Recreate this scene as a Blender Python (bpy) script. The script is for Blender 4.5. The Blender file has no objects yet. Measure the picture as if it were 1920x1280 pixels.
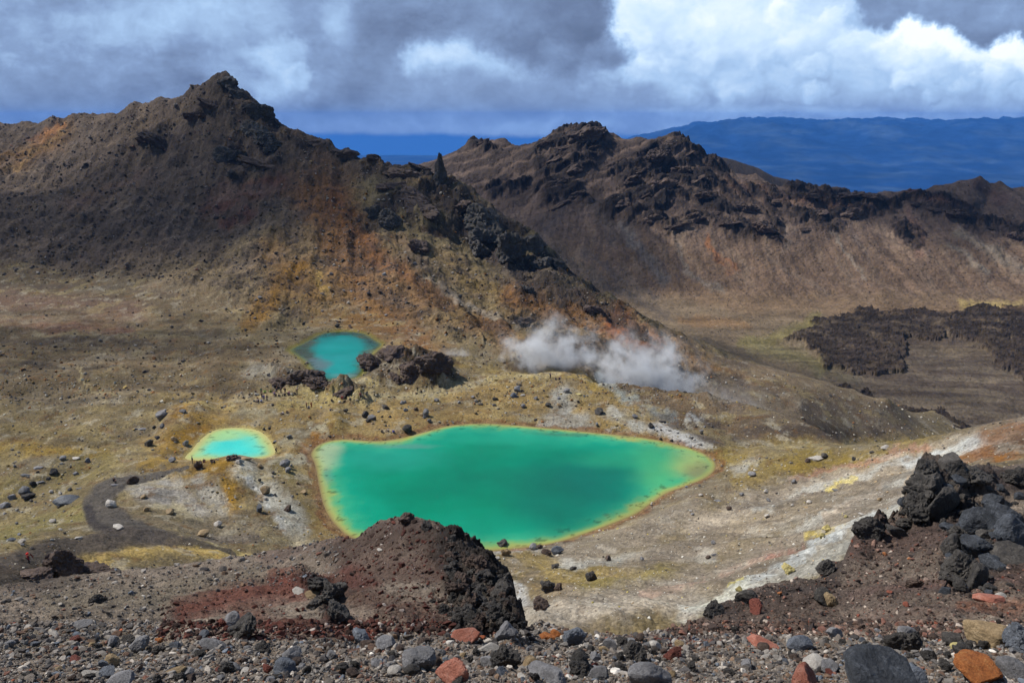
import bpy, bmesh, math, random
import numpy as np
R = math.radians
sc = bpy.context.scene
col = sc.collection

# ------------------------------------------------------------------ camera, sky, sun, exposure
FPX, PITCH = 1450.0, R(16.1)
CP, SP = math.cos(PITCH), math.sin(PITCH)
cam = bpy.data.objects.new('camera', bpy.data.cameras.new('camera'))
col.objects.link(cam)
cam.data.sensor_width = 36.0
cam.data.lens = FPX / 1920 * 36.0
cam.data.clip_start = 0.1
cam.data.clip_end = 200000
cam.rotation_euler = (R(90) - PITCH, 0, 0)
sc.camera = cam
sc.view_settings.view_transform = 'Standard'
sc.view_settings.look = 'None'
sc.view_settings.gamma = 1.0
sc.view_settings.exposure = 0.10
sc.cycles.use_denoising = True
sc.cycles.max_bounces = 6
sc.cycles.diffuse_bounces = 3
sc.cycles.volume_bounces = 2
sc.cycles.use_adaptive_sampling = True
sc.cycles.adaptive_threshold = 0.02
sc.cycles.adaptive_min_samples = 24
sc.cycles.volume_step_rate = 1.0
sc.cycles.volume_max_steps = 256

SUN = np.array([-0.60, 0.22, 0.77]); SUN /= np.linalg.norm(SUN)
SUN_EL = math.asin(SUN[2]); SUN_AZ = math.atan2(SUN[0], SUN[1])
sun = bpy.data.objects.new('sun', bpy.data.lights.new('sun', 'SUN'))
col.objects.link(sun)
sun.data.energy = 5.0
sun.data.angle = R(0.5)
sun.data.color = (1.0, 0.955, 0.89)
from mathutils import Vector, Matrix, Euler
sun.rotation_euler = Vector(SUN).to_track_quat('Z', 'Y').to_euler()


class NT:
    """small helper to write node trees as expressions"""
    def __init__(s, tree):
        s.t = tree; s.n = tree.nodes; s.l = tree.links
    def put(s, sock, v):
        if isinstance(v, bpy.types.NodeSocket): s.l.new(v, sock)
        elif v is not None:
            if isinstance(v, (tuple, list)) and len(v) == 3 and len(sock.default_value) == 4: v = (*v, 1)
            sock.default_value = v
    def node(s, kind, ins=None, out=0, **kw):
        n = s.n.new(kind)
        for k, v in kw.items(): setattr(n, k, v)
        for k, v in (ins or {}).items(): s.put(n.inputs[k], v)
        return n.outputs[out] if out is not None else n
    def m(s, op, a, b=None, c=None, clamp=False):
        n = s.n.new('ShaderNodeMath'); n.operation = op; n.use_clamp = clamp
        for i, v in enumerate((a, b, c)):
            if v is not None: s.put(n.inputs[i], v)
        return n.outputs[0]
    def vm(s, op, a, b=None, sc_=None, out=0):
        n = s.n.new('ShaderNodeVectorMath'); n.operation = op
        s.put(n.inputs[0], a)
        if b is not None: s.put(n.inputs[1], b)
        if sc_ is not None: s.put(n.inputs['Scale'], sc_)
        return n.outputs[out]
    def noise(s, vec, scale, detail=4, rough=0.5, dist=0.0, out='Fac', dim='3D', w=None):
        n = s.n.new('ShaderNodeTexNoise'); n.noise_dimensions = dim
        if vec is not None: s.l.new(vec, n.inputs['Vector'])
        n.inputs['Scale'].default_value = scale; n.inputs['Detail'].default_value = detail
        n.inputs['Roughness'].default_value = rough; n.inputs['Distortion'].default_value = dist
        if w is not None: s.put(n.inputs['W'], w)
        return n.outputs[out]
    def voro(s, vec, scale, feat='F1', out='Distance', rnd=1.0, smooth=None):
        n = s.n.new('ShaderNodeTexVoronoi'); n.feature = feat
        s.l.new(vec, n.inputs['Vector']); n.inputs['Scale'].default_value = scale
        n.inputs['Randomness'].default_value = rnd
        if smooth is not None: n.inputs['Smoothness'].default_value = smooth
        return n.outputs[out]
    def ramp(s, fac, stops, mode='LINEAR'):
        n = s.n.new('ShaderNodeValToRGB'); n.color_ramp.interpolation = mode
        s.put(n.inputs[0], fac)
        el = n.color_ramp.elements
        while len(el) < len(stops): el.new(0.5)
        for e, (p, c) in zip(el, stops):
            e.position = p
            e.color = (c, c, c, 1) if not isinstance(c, (tuple, list)) else (*c[:3], 1)
        return n.outputs[0]
    def mr(s, v, a, b, c=0.0, d=1.0, kind='SMOOTHSTEP'):
        n = s.n.new('ShaderNodeMapRange'); n.interpolation_type = kind
        s.put(n.inputs['Value'], v)
        for k, x in zip(('From Min', 'From Max', 'To Min', 'To Max'), (a, b, c, d)): s.put(n.inputs[k], x)
        return n.outputs[0]
    def mix(s, fac, a, b, kind='RGBA', blend='MIX'):
        n = s.n.new('ShaderNodeMix'); n.data_type = kind
        if kind == 'RGBA':
            n.blend_type = blend
            s.put(n.inputs[0], fac); s.put(n.inputs[6], a); s.put(n.inputs[7], b); return n.outputs[2]
        s.put(n.inputs[0], fac); s.put(n.inputs[2], a); s.put(n.inputs[3], b); return n.outputs[0]
    def xyz(s, v):
        n = s.n.new('ShaderNodeSeparateXYZ'); s.l.new(v, n.inputs[0]); return n.outputs
    def cxyz(s, x, y, z):
        n = s.n.new('ShaderNodeCombineXYZ')
        for i, v in enumerate((x, y, z)): s.put(n.inputs[i], v)
        return n.outputs[0]


def lin(h, k=1.0):
    """hex display colour to linear"""
    c = np.array([int(h[i:i + 2], 16) / 255 for i in (0, 2, 4)])
    c = np.where(c < 0.04045, c / 12.92, ((c + 0.055) / 1.055) ** 2.4) * k
    return tuple(float(x) for x in c)


def ae(px, py):
    """photo pixel -> (X/Y, Z/Y) slopes of its ray"""
    u = (np.asarray(px, float) - 960) / FPX; v = (640 - np.asarray(py, float)) / FPX
    d = CP + v * SP
    return u / d, (v * CP - SP) / d


def pix(a, e):
    dep = CP - SP * e
    return 960 + FPX * a / dep, 640 - FPX * (SP + CP * e) / dep


def make_world():
    w = bpy.data.worlds.new('World'); sc.world = w; w.use_nodes = True
    w.node_tree.nodes.clear()
    t = NT(w.node_tree)
    sky = t.node('ShaderNodeTexSky', sky_type='NISHITA', sun_disc=False, sun_elevation=SUN_EL, sun_rotation=SUN_AZ,
                 altitude=1800, air_density=1.3, dust_density=0.6, ozone_density=2.0)
    D = t.node('ShaderNodeTexCoord', out='Generated')
    x, y, z = t.xyz(D)
    yy = t.m('MAXIMUM', y, 0.12)
    A = t.m('DIVIDE', x, yy); E = t.m('DIVIDE', z, yy)
    # picture-like unit: 1 = 1000 px of the photo's ray fan; still a pure direction field
    P0 = t.cxyz(A, E, 0.0)
    wob = t.noise(P0, 5.0, 5, 0.55, out='Color')
    wv = t.vm('SUBTRACT', wob, (0.5, 0.5, 0.5))
    wob2 = t.noise(P0, 26.0, 4, 0.6, out='Color')
    wv2 = t.vm('SUBTRACT', wob2, (0.5, 0.5, 0.5))
    P1 = t.vm('ADD', P0, t.vm('MULTIPLY', wv, (0.09, 0.05, 0)))
    P1 = t.vm('ADD', P1, t.vm('MULTIPLY', wv2, (0.028, 0.020, 0)))

    def blob(P, px, py, rx, ry, soft=1.0):
        a, e = ae(px, py)
        v = t.vm('SUBTRACT', P, (float(a), float(e), 0))
        v = t.vm('MULTIPLY', v, (FPX / rx, FPX / ry, 0))
        l = t.vm('LENGTH', v, out='Value')
        return t.mr(l, 1.0 + 0.5 * soft, max(0.0, 1.0 - 0.6 * soft))

    def acc(P, items, start):
        f = start
        for (px, py, rx, ry, val, soft) in items:
            b = blob(P, px, py, rx, ry, soft)
            f = t.m('MULTIPLY_ADD', b, val, f)
        return f
    # one brightness field built from overlapping billows, back to front, each lit from the upper left
    soft = t.noise(t.vm('MULTIPLY', P0, (1, 2.0, 0)), 7.0, 8, 0.60)
    fine = t.noise(t.vm('MULTIPLY', P1, (1, 1.3, 0)), 30.0, 6, 0.60)
    S_ = t.m('MULTIPLY_ADD', t.m('SUBTRACT', soft, 0.5), 0.9, 0.34)
    wob3 = t.vm('SUBTRACT', t.noise(P0, 60.0, 5, 0.65, out='Color'), (0.5, 0.5, 0.5))
    Pc = t.vm('ADD', P0, t.vm('MULTIPLY', wv, (0.060, 0.034, 0)))
    Pc = t.vm('ADD', Pc, t.vm('MULTIPLY', wv2, (0.040, 0.030, 0)))
    Pc = t.vm('ADD', Pc, t.vm('MULTIPLY', wob3, (0.022, 0.018, 0)))

    def puff(S_, P, px, py, rx, ry, b, edge, lit, op=1.0):
        a, e = ae(px, py)
        vn = t.n.new('ShaderNodeVectorMath'); vn.operation = 'MULTIPLY_ADD'; t.l.new(P, vn.inputs[0])
        vn.inputs[1].default_value = (FPX / rx, FPX / ry, 0); vn.inputs[2].default_value = (-float(a) * FPX / rx, -float(e) * FPX / ry, 0)
        v = vn.outputs[0]
        mk = t.mr(t.vm('LENGTH', v, out='Value'), 1.0 + edge * .35, 1.0 - edge)
        sh = t.m('MULTIPLY_ADD', t.vm('DOT_PRODUCT', v, (-.45, .80, 0), out='Value'), lit, b)
        if op < 1: mk = t.m('MULTIPLY', mk, op)
        return t.mix(mk, S_, sh, 'FLOAT')
    for (px, py, rx, ry, b) in [(150, 40, 300, 60, .56), (400, 30, 200, 55, .56), (100, 170, 260, 80, .30), (300, 190, 200, 60, .28), (560, 20, 120, 40, .42), (470, 110, 110, 55, .50), (650, 40, 45, 60, .62), (740, 70, 80, 90, .26),
                                (690, 170, 100, 70, .20), (620, 225, 160, 35, .20), (1600, 20, 400, 60, .36), (1850, 60, 180, 60, .32), (1720, 50, 120, 30, .27)]:
        S_ = puff(S_, P1, px, py, rx, ry, b, .9, .08, .8)
    for (px, py, r, b) in [(540, 105, 52, .56), (500, 140, 66, .62), (560, 150, 34, .60), (440, 135, 60, .46)]:
        S_ = puff(S_, Pc, px, py, r, r * .72, b, .55, .10, .9)
    for (px, py, r, b) in [(1230, 15, 85, .84), (1310, 18, 75, .80), (1400, 30, 70, .80), (1500, 22, 62, .74), (1560, 45, 55, .66), (1205, 75, 70, .78), (1265, 85, 62, .70), (1345, 70, 72, .80), (1440, 75, 66, .72), (1530, 80, 60, .76),
                           (1612, 92, 54, .78), (1700, 74, 52, .98), (1748, 92, 54, .98), (1800, 118, 52, .94), (1842, 140, 44, .82), (1892, 108, 50, .95), (1935, 135, 60, .86), (1655, 118, 62, .80), (1725, 138, 72, .78), (1585, 140, 70, .66),
                           (1480, 128, 70, .68), (1395, 128, 66, .62), (1300, 140, 66, .66), (1235, 140, 60, .68), (1180, 115, 50, .60), (1160, 165, 62, .50), (1850, 180, 84, .62), (1760, 185, 90, .58), (1640, 185, 92, .54), (1510, 182, 84, .56), (1390, 186, 70, .58), (1290, 190, 60, .52)]:
        S_ = puff(S_, Pc, px, py, r * 1.06, r * .84, b - .03, .34, .19)
    rp_ = random.Random(12)
    for k in range(32):
        px = rp_.uniform(1170, 1930); top = 20 if px < 1560 else 20 + (px - 1560) * .33
        py = rp_.uniform(top + 12, 190); r = rp_.uniform(20, 40)
        S_ = puff(S_, Pc, px, py, r * 1.1, r * .8, .80 - .26 * (py - 40) / 150 + rp_.uniform(-.05, .09) + (.10 if px > 1680 and py < 150 else 0), .42, .24, .6)
    for (px, py, r, b) in [(800, 108, 46, .64), (900, 108, 74, .68), (850, 132, 66, .68), (965, 148, 74, .60), (1040, 152, 70, .54), (880, 175, 90, .44), (1100, 185, 80, .44), (1010, 200, 100, .38), (800, 190, 90, .30), (900, 225, 120, .30), (1180, 210, 90, .38)]:
        S_ = puff(S_, Pc, px, py, r * 1.1, r * .72, b, .6, .12, .92)
    for (px, py, r, b) in [(930, 0, 110, .30), (1010, 10, 120, .22), (1050, 10, 70, .20), (1085, 52, 60, .16), (1000, 75, 70, .20), (1135, 100, 42, .22), (1050, 112, 56, .24), (930, 55, 56, .30)]:
        S_ = puff(S_, Pc, px, py, r, r * .8, b, .70, .18, .85)
    for (px, py, rx, ry, b) in [(1700, 214, 320, 14, .38), (1450, 212, 140, 12, .42), (1100, 228, 200, 16, .34), (800, 236, 620, 24, .50), (1500, 214, 400, 10, .55)]:
        S_ = puff(S_, P1, px, py, rx, ry, b, .9, .0, .8)
    S_ = t.m('MULTIPLY_ADD', t.m('SUBTRACT', fine, 0.5), 0.30, S_)
    S_ = t.m('MULTIPLY_ADD', t.m('SUBTRACT', soft, 0.5), 0.35, S_)
    cloud = t.ramp(S_, [(0.0, lin('546481')), (0.2, lin('687a9b')), (0.42, lin('849cc2')), (0.60, lin('a4c2e6')), (0.78, lin('c9e0f8')), (1.0, lin('f2faff'))])
    # cloud bases sink into blue haze at the horizon; high overhead and behind the deck breaks up
    up = t.mr(E, 0.18, 0.50, 1.0, 0.12)
    front = t.mr(y, 0.05, 0.5, 0.12, 1.0)
    brk = t.mr(t.noise(D, 2.2, 5, 0.55), 0.38, 0.58)
    cover = t.m('MAXIMUM', t.m('MULTIPLY', up, front), t.m('MULTIPLY', brk, 0.18))
    low = t.mr(t.m('MULTIPLY_ADD', t.m('SUBTRACT', soft, 0.5), 0.02, E), -0.024, -0.016)
    bg1 = t.node('ShaderNodeBackground', {'Color': sky, 'Strength': 0.10})
    cc = t.mix(low, lin('2f62a8'), cloud)
    bg2 = t.node('ShaderNodeBackground', {'Color': cc, 'Strength': 1.07})
    mx = t.node('ShaderNodeMixShader', {0: cover, 1: bg1, 2: bg2})
    t.l.new(mx, t.node('ShaderNodeOutputWorld', out=None).inputs[0])
    w.cycles.sampling_method = 'MANUAL'; w.cycles.sample_map_resolution = 512


make_world()

# ------------------------------------------------------------------ noise, tagging, mesh building
rng = np.random.RandomState(7)
PERM = rng.permutation(4096)
GA = rng.rand(4096) * 2 * np.pi
GX, GY = np.cos(GA).astype(np.float32), np.sin(GA).astype(np.float32)


def pn(x, y, seed=0):
    """2D gradient noise, about -0.7..0.7"""
    xi = np.floor(x).astype(np.int64); yi = np.floor(y).astype(np.int64)
    xf = (x - xi).astype(np.float32); yf = (y - yi).astype(np.float32)
    def g(ix, iy):
        return PERM[(PERM[(ix + seed * 131) & 4095] + iy + seed * 17) & 4095]
    u = xf * xf * xf * (xf * (xf * 6 - 15) + 10); v = yf * yf * yf * (yf * (yf * 6 - 15) + 10)
    def d(ix, iy, fx, fy):
        h = g(ix, iy); return GX[h] * fx + GY[h] * fy
    n00 = d(xi, yi, xf, yf); n10 = d(xi + 1, yi, xf - 1, yf)
    n01 = d(xi, yi + 1, xf, yf - 1); n11 = d(xi + 1, yi + 1, xf - 1, yf - 1)
    a = n00 + u * (n10 - n00); b = n01 + u * (n11 - n01)
    return a + v * (b - a)


def fbm(x, y, octv=5, seed=0, gain=0.5, ridged=False):
    s = 0; amp = 1.0
    for k in range(octv):
        n = pn(x, y, seed + k)
        if ridged: n = 0.5 - np.abs(n) * 1.6
        s = s + amp * n
        amp *= gain; x = x * 2.03 + 11.3; y = y * 2.03 - 7.7
    return s


def sst(x, a, b):
    t = np.clip((x - a) / (b - a), 0, 1); return t * t * (3 - 2 * t)


def tag(o, label=None, cat=None, group=None, kind=None):
    if label: o['label'] = label
    if cat: o['category'] = cat
    if group: o['group'] = group
    if kind: o['kind'] = kind
    return o


def mesh_np(name, V, F, mats=(), colr=None, smooth=True, attrs=None):
    """mesh from numpy verts and an (n,3|4) face array"""
    me = bpy.data.meshes.new(name)
    V = np.ascontiguousarray(V, np.float32); F = np.ascontiguousarray(F, np.int32)
    k = F.shape[1]
    me.vertices.add(len(V)); me.vertices.foreach_set('co', V.ravel())
    me.loops.add(F.size); me.loops.foreach_set('vertex_index', F.ravel())
    me.polygons.add(len(F)); me.polygons.foreach_set('loop_start', np.arange(0, F.size, k, dtype=np.int32))
    me.update(calc_edges=True)
    me.polygons.foreach_set('use_smooth', np.full(len(F), smooth))
    if colr is not None:
        at = me.color_attributes.new('col', 'FLOAT_COLOR', 'POINT')
        c4 = np.ones((len(V), 4), np.float32); c4[:, :3] = colr
        at.data.foreach_set('color', c4.ravel())
    for m in mats: me.materials.append(m)
    return me


def link(name, me, parent=None, loc=None, rot=None, scale=None):
    o = bpy.data.objects.new(name, me); col.objects.link(o)
    if parent: o.parent = parent
    if loc is not None: o.location = loc
    if rot is not None: o.rotation_euler = rot
    if scale is not None: o.scale = scale
    return o


# ------------------------------------------------------------------ materials
def principled(t, **k):
    n = t.node('ShaderNodeBsdfPrincipled', out=None)
    for kk, v in k.items(): t.put(n.inputs[kk.replace('_', ' ')], v)
    t.l.new(n.outputs[0], t.node('ShaderNodeOutputMaterial', out=None).inputs[0])
    return n


def new_mat(name):
    m = bpy.data.materials.new(name); m.use_nodes = True; m.node_tree.nodes.clear()
    return m, NT(m.node_tree)


def ground_mat(name, s, bump=0.6, var=0.5, stones=0.5, streak=0.0):
    """rubbly ground: s = size in metres of the typical stone"""
    m, t = new_mat(name)
    P = t.node('ShaderNodeTexCoord', out='Object')
    c = t.node('ShaderNodeAttribute', out='Color', attribute_name='col')
    big = t.noise(P, 0.06 / s, 5, 0.6)
    mid = t.noise(P, 0.35 / s, 6, 0.68)
    warp = t.vm('ADD', P, t.vm('MULTIPLY', t.vm('SUBTRACT', t.noise(P, 1.1 / s, 3, 0.6, out='Color'), (.5, .5, .5)), (0.9 * s,) * 3))
    v1 = t.node('ShaderNodeTexVoronoi', {'Vector': warp, 'Scale': 1.0 / s, 'Randomness': 1.0}, out=None)
    v2 = t.node('ShaderNodeTexVoronoi', {'Vector': warp, 'Scale': 0.33 / s, 'Randomness': 1.0}, out=None)
    fine = t.noise(P, 3.5 / s, 5, 0.7)
    k = t.mr(big, 0.25, 0.75, 1 - var * 0.5, 1 + var * 0.5, 'LINEAR')
    k = t.m('MULTIPLY', k, t.mr(mid, 0.28, 0.72, 1 - var * 0.6, 1 + var * 0.6, 'LINEAR'))
    k = t.m('MULTIPLY', k, t.mr(fine, 0.3, 0.7, 1 - var * 0.45, 1 + var * 0.45, 'LINEAR'))
    r1 = t.xyz(v1.outputs['Color']); r2 = t.xyz(v2.outputs['Color'])
    k = t.m('MULTIPLY', k, t.mr(r1[0], 0, 1, 1 - stones * 0.7, 1 + stones * 0.7, 'LINEAR'))
    # sparse larger stones, paler or darker than the soil
    st = t.m('MULTIPLY', t.m('GREATER_THAN', r2[1], 0.80), t.m('LESS_THAN', v2.outputs['Distance'], t.m('MULTIPLY', r2[2], 0.42)))
    base = t.mix(1.0, c, t.cxyz(k, k, k), blend='MULTIPLY')
    lum = t.node('ShaderNodeRGBToBW', {0: c})
    sv = t.m('MULTIPLY', lum, t.mr(r2[0], 0, 1, 0.45, 1.9, 'LINEAR'))
    stc = t.mix(0.35, t.cxyz(sv, t.m('MULTIPLY', sv, 0.97), t.m('MULTIPLY', sv, 0.93)), c)
    base = t.mix(t.m('MULTIPLY', st, stones), base, stc)
    h = t.m('MULTIPLY_ADD', t.m('SUBTRACT', 1.0, v1.outputs['Distance']), 0.5, t.m('MULTIPLY', mid, 1.1))
    h = t.m('MULTIPLY_ADD', fine, 0.35, h)
    h = t.m('MULTIPLY_ADD', st, t.m('SUBTRACT', 1.2, t.m('MULTIPLY', v2.outputs['Distance'], 2.0)), h)
    bp = t.node('ShaderNodeBump', {'Strength': bump, 'Distance': s * 0.75, 'Height': h})
    principled(t, Base_Color=base, Roughness=0.95, Normal=bp, Specular_IOR_Level=0.15)
    return m


M_near = ground_mat('scoria rubble', 0.055, 0.9, 0.45, 0.55)
M_basin = ground_mat('basin soil', 0.36, 0.7, 0.42, 0.42)
M_mount = ground_mat('mountain scree', 1.0, 0.8, 0.42, 0.40)
M_far = ground_mat('crater wall', 2.2, 0.7, 0.34, 0.22)


# ------------------------------------------------------------------ terrain sheets: heights through surveyed points
def V_(px, py, Y):
    a, e = ae(px, py); return (float(a), math.log(Y), float(e))


def Z_(px, Y, z):
    e = z / Y; dep = CP - SP * e
    return ((px - 960) / FPX * dep, math.log(Y), e)


def line(pts, n=6):
    """dense ridge line through (px, py, Y)"""
    o = []
    for (p, q) in zip(pts[:-1], pts[1:]):
        k = max(1, int(math.hypot(q[0] - p[0], q[1] - p[1]) / (n * 8)))
        for i in range(k):
            f = i / k; o.append(V_(*(p[j] + (q[j] - p[j]) * f for j in range(3))))
    o.append(V_(*pts[-1])); return o


def behind(pts, dY, dz, n=6):
    """points beyond a ridge line, dz lower"""
    o = []
    for (a, s, e) in line(pts, n):
        Y = math.exp(s); o.append((a, math.log(Y + dY), (e * Y - dz) / (Y + dY)))
    return o


class Sheet:
    def __init__(s, ctrl, a0, a1, Y0, Y1, na, nr, ka=2.0, c=0.004):
        C = np.array(ctrl, float)
        key = np.round(C[:, :2], 4); _, ui = np.unique(key, axis=0, return_index=True); C = C[ui]
        s.C = C; s.ka = ka; s.c = c; n = len(C)
        X = np.stack([C[:, 0] * ka, C[:, 1]], 1)
        K = np.sqrt(((X[:, None] - X[None]) ** 2).sum(-1) + c * c)
        Pm = np.concatenate([np.ones((n, 1)), X], 1)
        M = np.zeros((n + 3, n + 3)); M[:n, :n] = K - np.eye(n) * 0.0015; M[:n, n:] = Pm; M[n:, :n] = Pm.T
        s.w = np.linalg.solve(M, np.concatenate([C[:, 2], np.zeros(3)])); s.X = X
        s.A = np.linspace(a0, a1, na)
        # rows spaced so that they fall evenly over what is seen
        sr = np.linspace(math.log(Y0), math.log(Y1), 500)
        ac = np.linspace(a0, a1, 80)
        e = s.ev(ac[None, :].repeat(500, 0), sr[:, None].repeat(80, 1))
        de = np.abs(np.diff(e, axis=0)); wgt = np.percentile(de, 85, axis=1) + 0.35 * de.mean() + 1e-5
        cum = np.concatenate([[0], np.cumsum(wgt)]); cum /= cum[-1]
        s.S = np.interp(np.linspace(0, 1, nr), cum, sr)
        s.ga, s.gs = np.meshgrid(s.A, s.S)
        s.e = s.ev(s.ga, s.gs)
        s.Y = np.exp(s.gs); s.Xw = s.ga * s.Y; s.z = s.e * s.Y
        s.px, s.py = pix(s.ga, s.e)
        s.col = None
    def ev(s, a, b):
        sh = a.shape; q = np.stack([a.ravel() * s.ka, b.ravel()], 1).astype(np.float32)
        out = np.empty(len(q), np.float64); X = s.X.astype(np.float32); n = len(X)
        w = s.w[:n].astype(np.float32)
        for i in range(0, len(q), 60000):
            p = q[i:i + 60000]
            d = np.sqrt((p[:, :1] - X[:, 0]) ** 2 + (p[:, 1:] - X[:, 1]) ** 2 + np.float32(s.c ** 2))
            out[i:i + 60000] = d @ w + s.w[n] + s.w[n + 1] * p[:, 0] + s.w[n + 2] * p[:, 1]
        return out.reshape(sh)
    def wobble(s, amp=14, wl=60, seed=50):
        """ragged copy of the survey coordinates for painting soils"""
        k = wl
        s.qx = s.px + amp * fbm(s.px / k, s.py / k * 1.3, 6, seed, 0.68)
        s.qy = s.py + amp * 0.7 * fbm(s.px / k + 40, s.py / k * 1.3, 6, seed + 9, 0.68)
    def mask_line(s, pts, w, soft=0.6, raw=False):
        x, y = (s.px, s.py) if raw else (s.qx, s.qy)
        P = np.array([p[:2] for p in pts], float)
        W = np.array([p[2] if len(p) > 2 else w for p in pts], float)
        mw = W.max() * (1 + soft)
        sel = (x > P[:, 0].min() - mw) & (x < P[:, 0].max() + mw) & (y > P[:, 1].min() - mw) & (y < P[:, 1].max() + mw)
        out = np.zeros(x.shape, np.float32)
        if not sel.any(): return out
        xs, ys = x[sel], y[sel]; best = np.full(xs.shape, 1e9)
        if len(P) == 1:
            best = np.hypot(xs - P[0, 0], ys - P[0, 1]) / W[0]
        for i in range(len(P) - 1):
            d = P[i + 1] - P[i]; L = (d ** 2).sum() + 1e-9
            t = np.clip(((xs - P[i, 0]) * d[0] + (ys - P[i, 1]) * d[1]) / L, 0, 1)
            q = np.hypot(xs - P[i, 0] - t * d[0], ys - P[i, 1] - t * d[1]) / (W[i] + (W[i + 1] - W[i]) * t)
            best = np.minimum(best, q)
        out[sel] = 1 - sst(best, 1 - soft, 1 + soft * 0.5)
        return out
    def mask_poly(s, pts, soft=12, raw=False):
        x, y = (s.px, s.py) if raw else (s.qx, s.qy)
        return 1 - sst(poly_sd(x, y, pts), -soft * 0.5, soft * 0.5)
    def paint(s, mask, c, al=1.0):
        k = (mask * al)[..., None]; s.col = s.col * (1 - k) + np.array(c, np.float32) * k
    def fix(s):
        """after changing z"""
        s.e = s.z / s.Y
    def hz(s, x, y):
        """height at world x,y"""
        a = x / y; i = np.interp(math.log(y), s.S, np.arange(len(s.S))); j = np.interp(a, s.A, np.arange(len(s.A)))
        i0 = min(int(i), len(s.S) - 2); j0 = min(int(j), len(s.A) - 2); fi, fj = i - i0, j - j0
        z = s.z
        return (z[i0, j0] * (1 - fi) * (1 - fj) + z[i0 + 1, j0] * fi * (1 - fj) + z[i0, j0 + 1] * (1 - fi) * fj + z[i0 + 1, j0 + 1] * fi * fj)
    def hit(s, px, py):
        """first point of the sheet on the ray through a photo pixel -> (x,y,z) or None"""
        a, e = ae(px, py)
        j = np.interp(a, s.A, np.arange(len(s.A)), left=-1, right=-1)
        if j < 0: return None
        j0 = min(int(j), len(s.A) - 2); f = j - j0
        c = s.e[:, j0] * (1 - f) + s.e[:, j0 + 1] * f
        up = np.nonzero(c >= e)[0]
        if not len(up): return None
        i = up[0]
        if i == 0: sv = s.S[0]
        else:
            g = (e - c[i - 1]) / (c[i] - c[i - 1] + 1e-12); sv = s.S[i - 1] + (s.S[i] - s.S[i - 1]) * g
        Y = math.exp(sv); return (float(a) * Y, Y, float(e) * Y)
    def build(s, zones, names, mats):
        """zones: int array per vertex; one object for each zone, edges shared exactly"""
        nr, na = s.Y.shape
        V = np.stack([s.Xw, s.Y, s.z], -1).reshape(-1, 3)
        idx = np.arange(nr * na).reshape(nr, na)
        F = np.stack([idx[:-1, :-1], idx[:-1, 1:], idx[1:, 1:], idx[1:, :-1]], -1).reshape(-1, 4)
        zf = zones[:-1, :-1].ravel(); C = s.col.reshape(-1, 3)
        objs = []
        for k, (nm, mt) in enumerate(zip(names, mats)):
            f = F[zf == k]
            if not len(f): continue
            used, inv = np.unique(f, return_inverse=True)
            me = mesh_np(nm, V[used], inv.reshape(-1, 4), [mt], C[used])
            o = link(nm, me); o['kind'] = 'structure'; objs.append(o)
        return objs


def poly_sd(x, y, pts):
    """signed distance to polygon, negative inside"""
    P = np.array(pts, float); n = len(P)
    d = np.full(x.shape, 1e18); ins = np.zeros(x.shape, bool)
    for i in range(n):
        a, b = P[i], P[(i + 1) % n]; ed = b - a
        t = np.clip(((x - a[0]) * ed[0] + (y - a[1]) * ed[1]) / ((ed ** 2).sum() + 1e-12), 0, 1)
        d = np.minimum(d, (x - a[0] - t * ed[0]) ** 2 + (y - a[1] - t * ed[1]) ** 2)
        c = (a[1] > y) != (b[1] > y)
        with np.errstate(divide='ignore', invalid='ignore'):
            xi = (b[0] - a[0]) * (y - a[1]) / (b[1] - a[1] + 1e-30) + a[0]
        ins ^= c & (x < xi)
    d = np.sqrt(d); return np.where(ins, -d, d)


# ------------------------------------------------------------------ the three lakes (outlines in survey pixels, all at one level)
LZ = -85.0
BIG = [(583,850),(600,832),(640,823),(700,826),(745,822),(800,808),(840,798),(900,793),(960,796),(1040,803),(1120,811),(1200,819),
       (1260,830),(1310,845),(1338,862),(1342,878),(1325,895),(1290,910),(1250,925),(1220,945),(1190,965),(1140,985),(1090,1003),
       (1040,1018),(980,1027),(900,1034),(800,1036),(720,1028),(660,1008),(635,990),(615,965),(603,935),(596,900),(590,870)]
SMALL = [(348,860),(360,843),(376,824),(398,808),(427,802),(459,802),(486,808),(502,820),(513,837),(516,848),(505,856),(474,861),(427,863),(396,863)]
UPPER = [(551,651),(574,640),(604,625),(645,621),(682,625),(701,636),(716,646),(701,659),(688,674),(686,689),(675,704),(656,711),
         (622,714),(596,709),(583,692),(570,676),(555,666),(544,657)]


def catmull(pts, k=6):
    P = np.array(pts, float); n = len(P); o = []
    for i in range(n):
        a, b, c, d = P[i - 1], P[i], P[(i + 1) % n], P[(i + 2) % n]
        for j in range(k):
            t = j / k
            o.append(0.5 * (2 * b + (c - a) * t + (2 * a - 5 * b + 4 * c - d) * t * t + (3 * b - a - 3 * c + d) * t ** 3))
    return np.array(o)


def shore(pts):
    P = catmull(pts); a, e = ae(P[:, 0], P[:, 1]); Y = LZ / e
    return np.stack([a * Y, Y], 1)


LAKES = [shore(BIG), shore(SMALL), shore(UPPER)]

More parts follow.
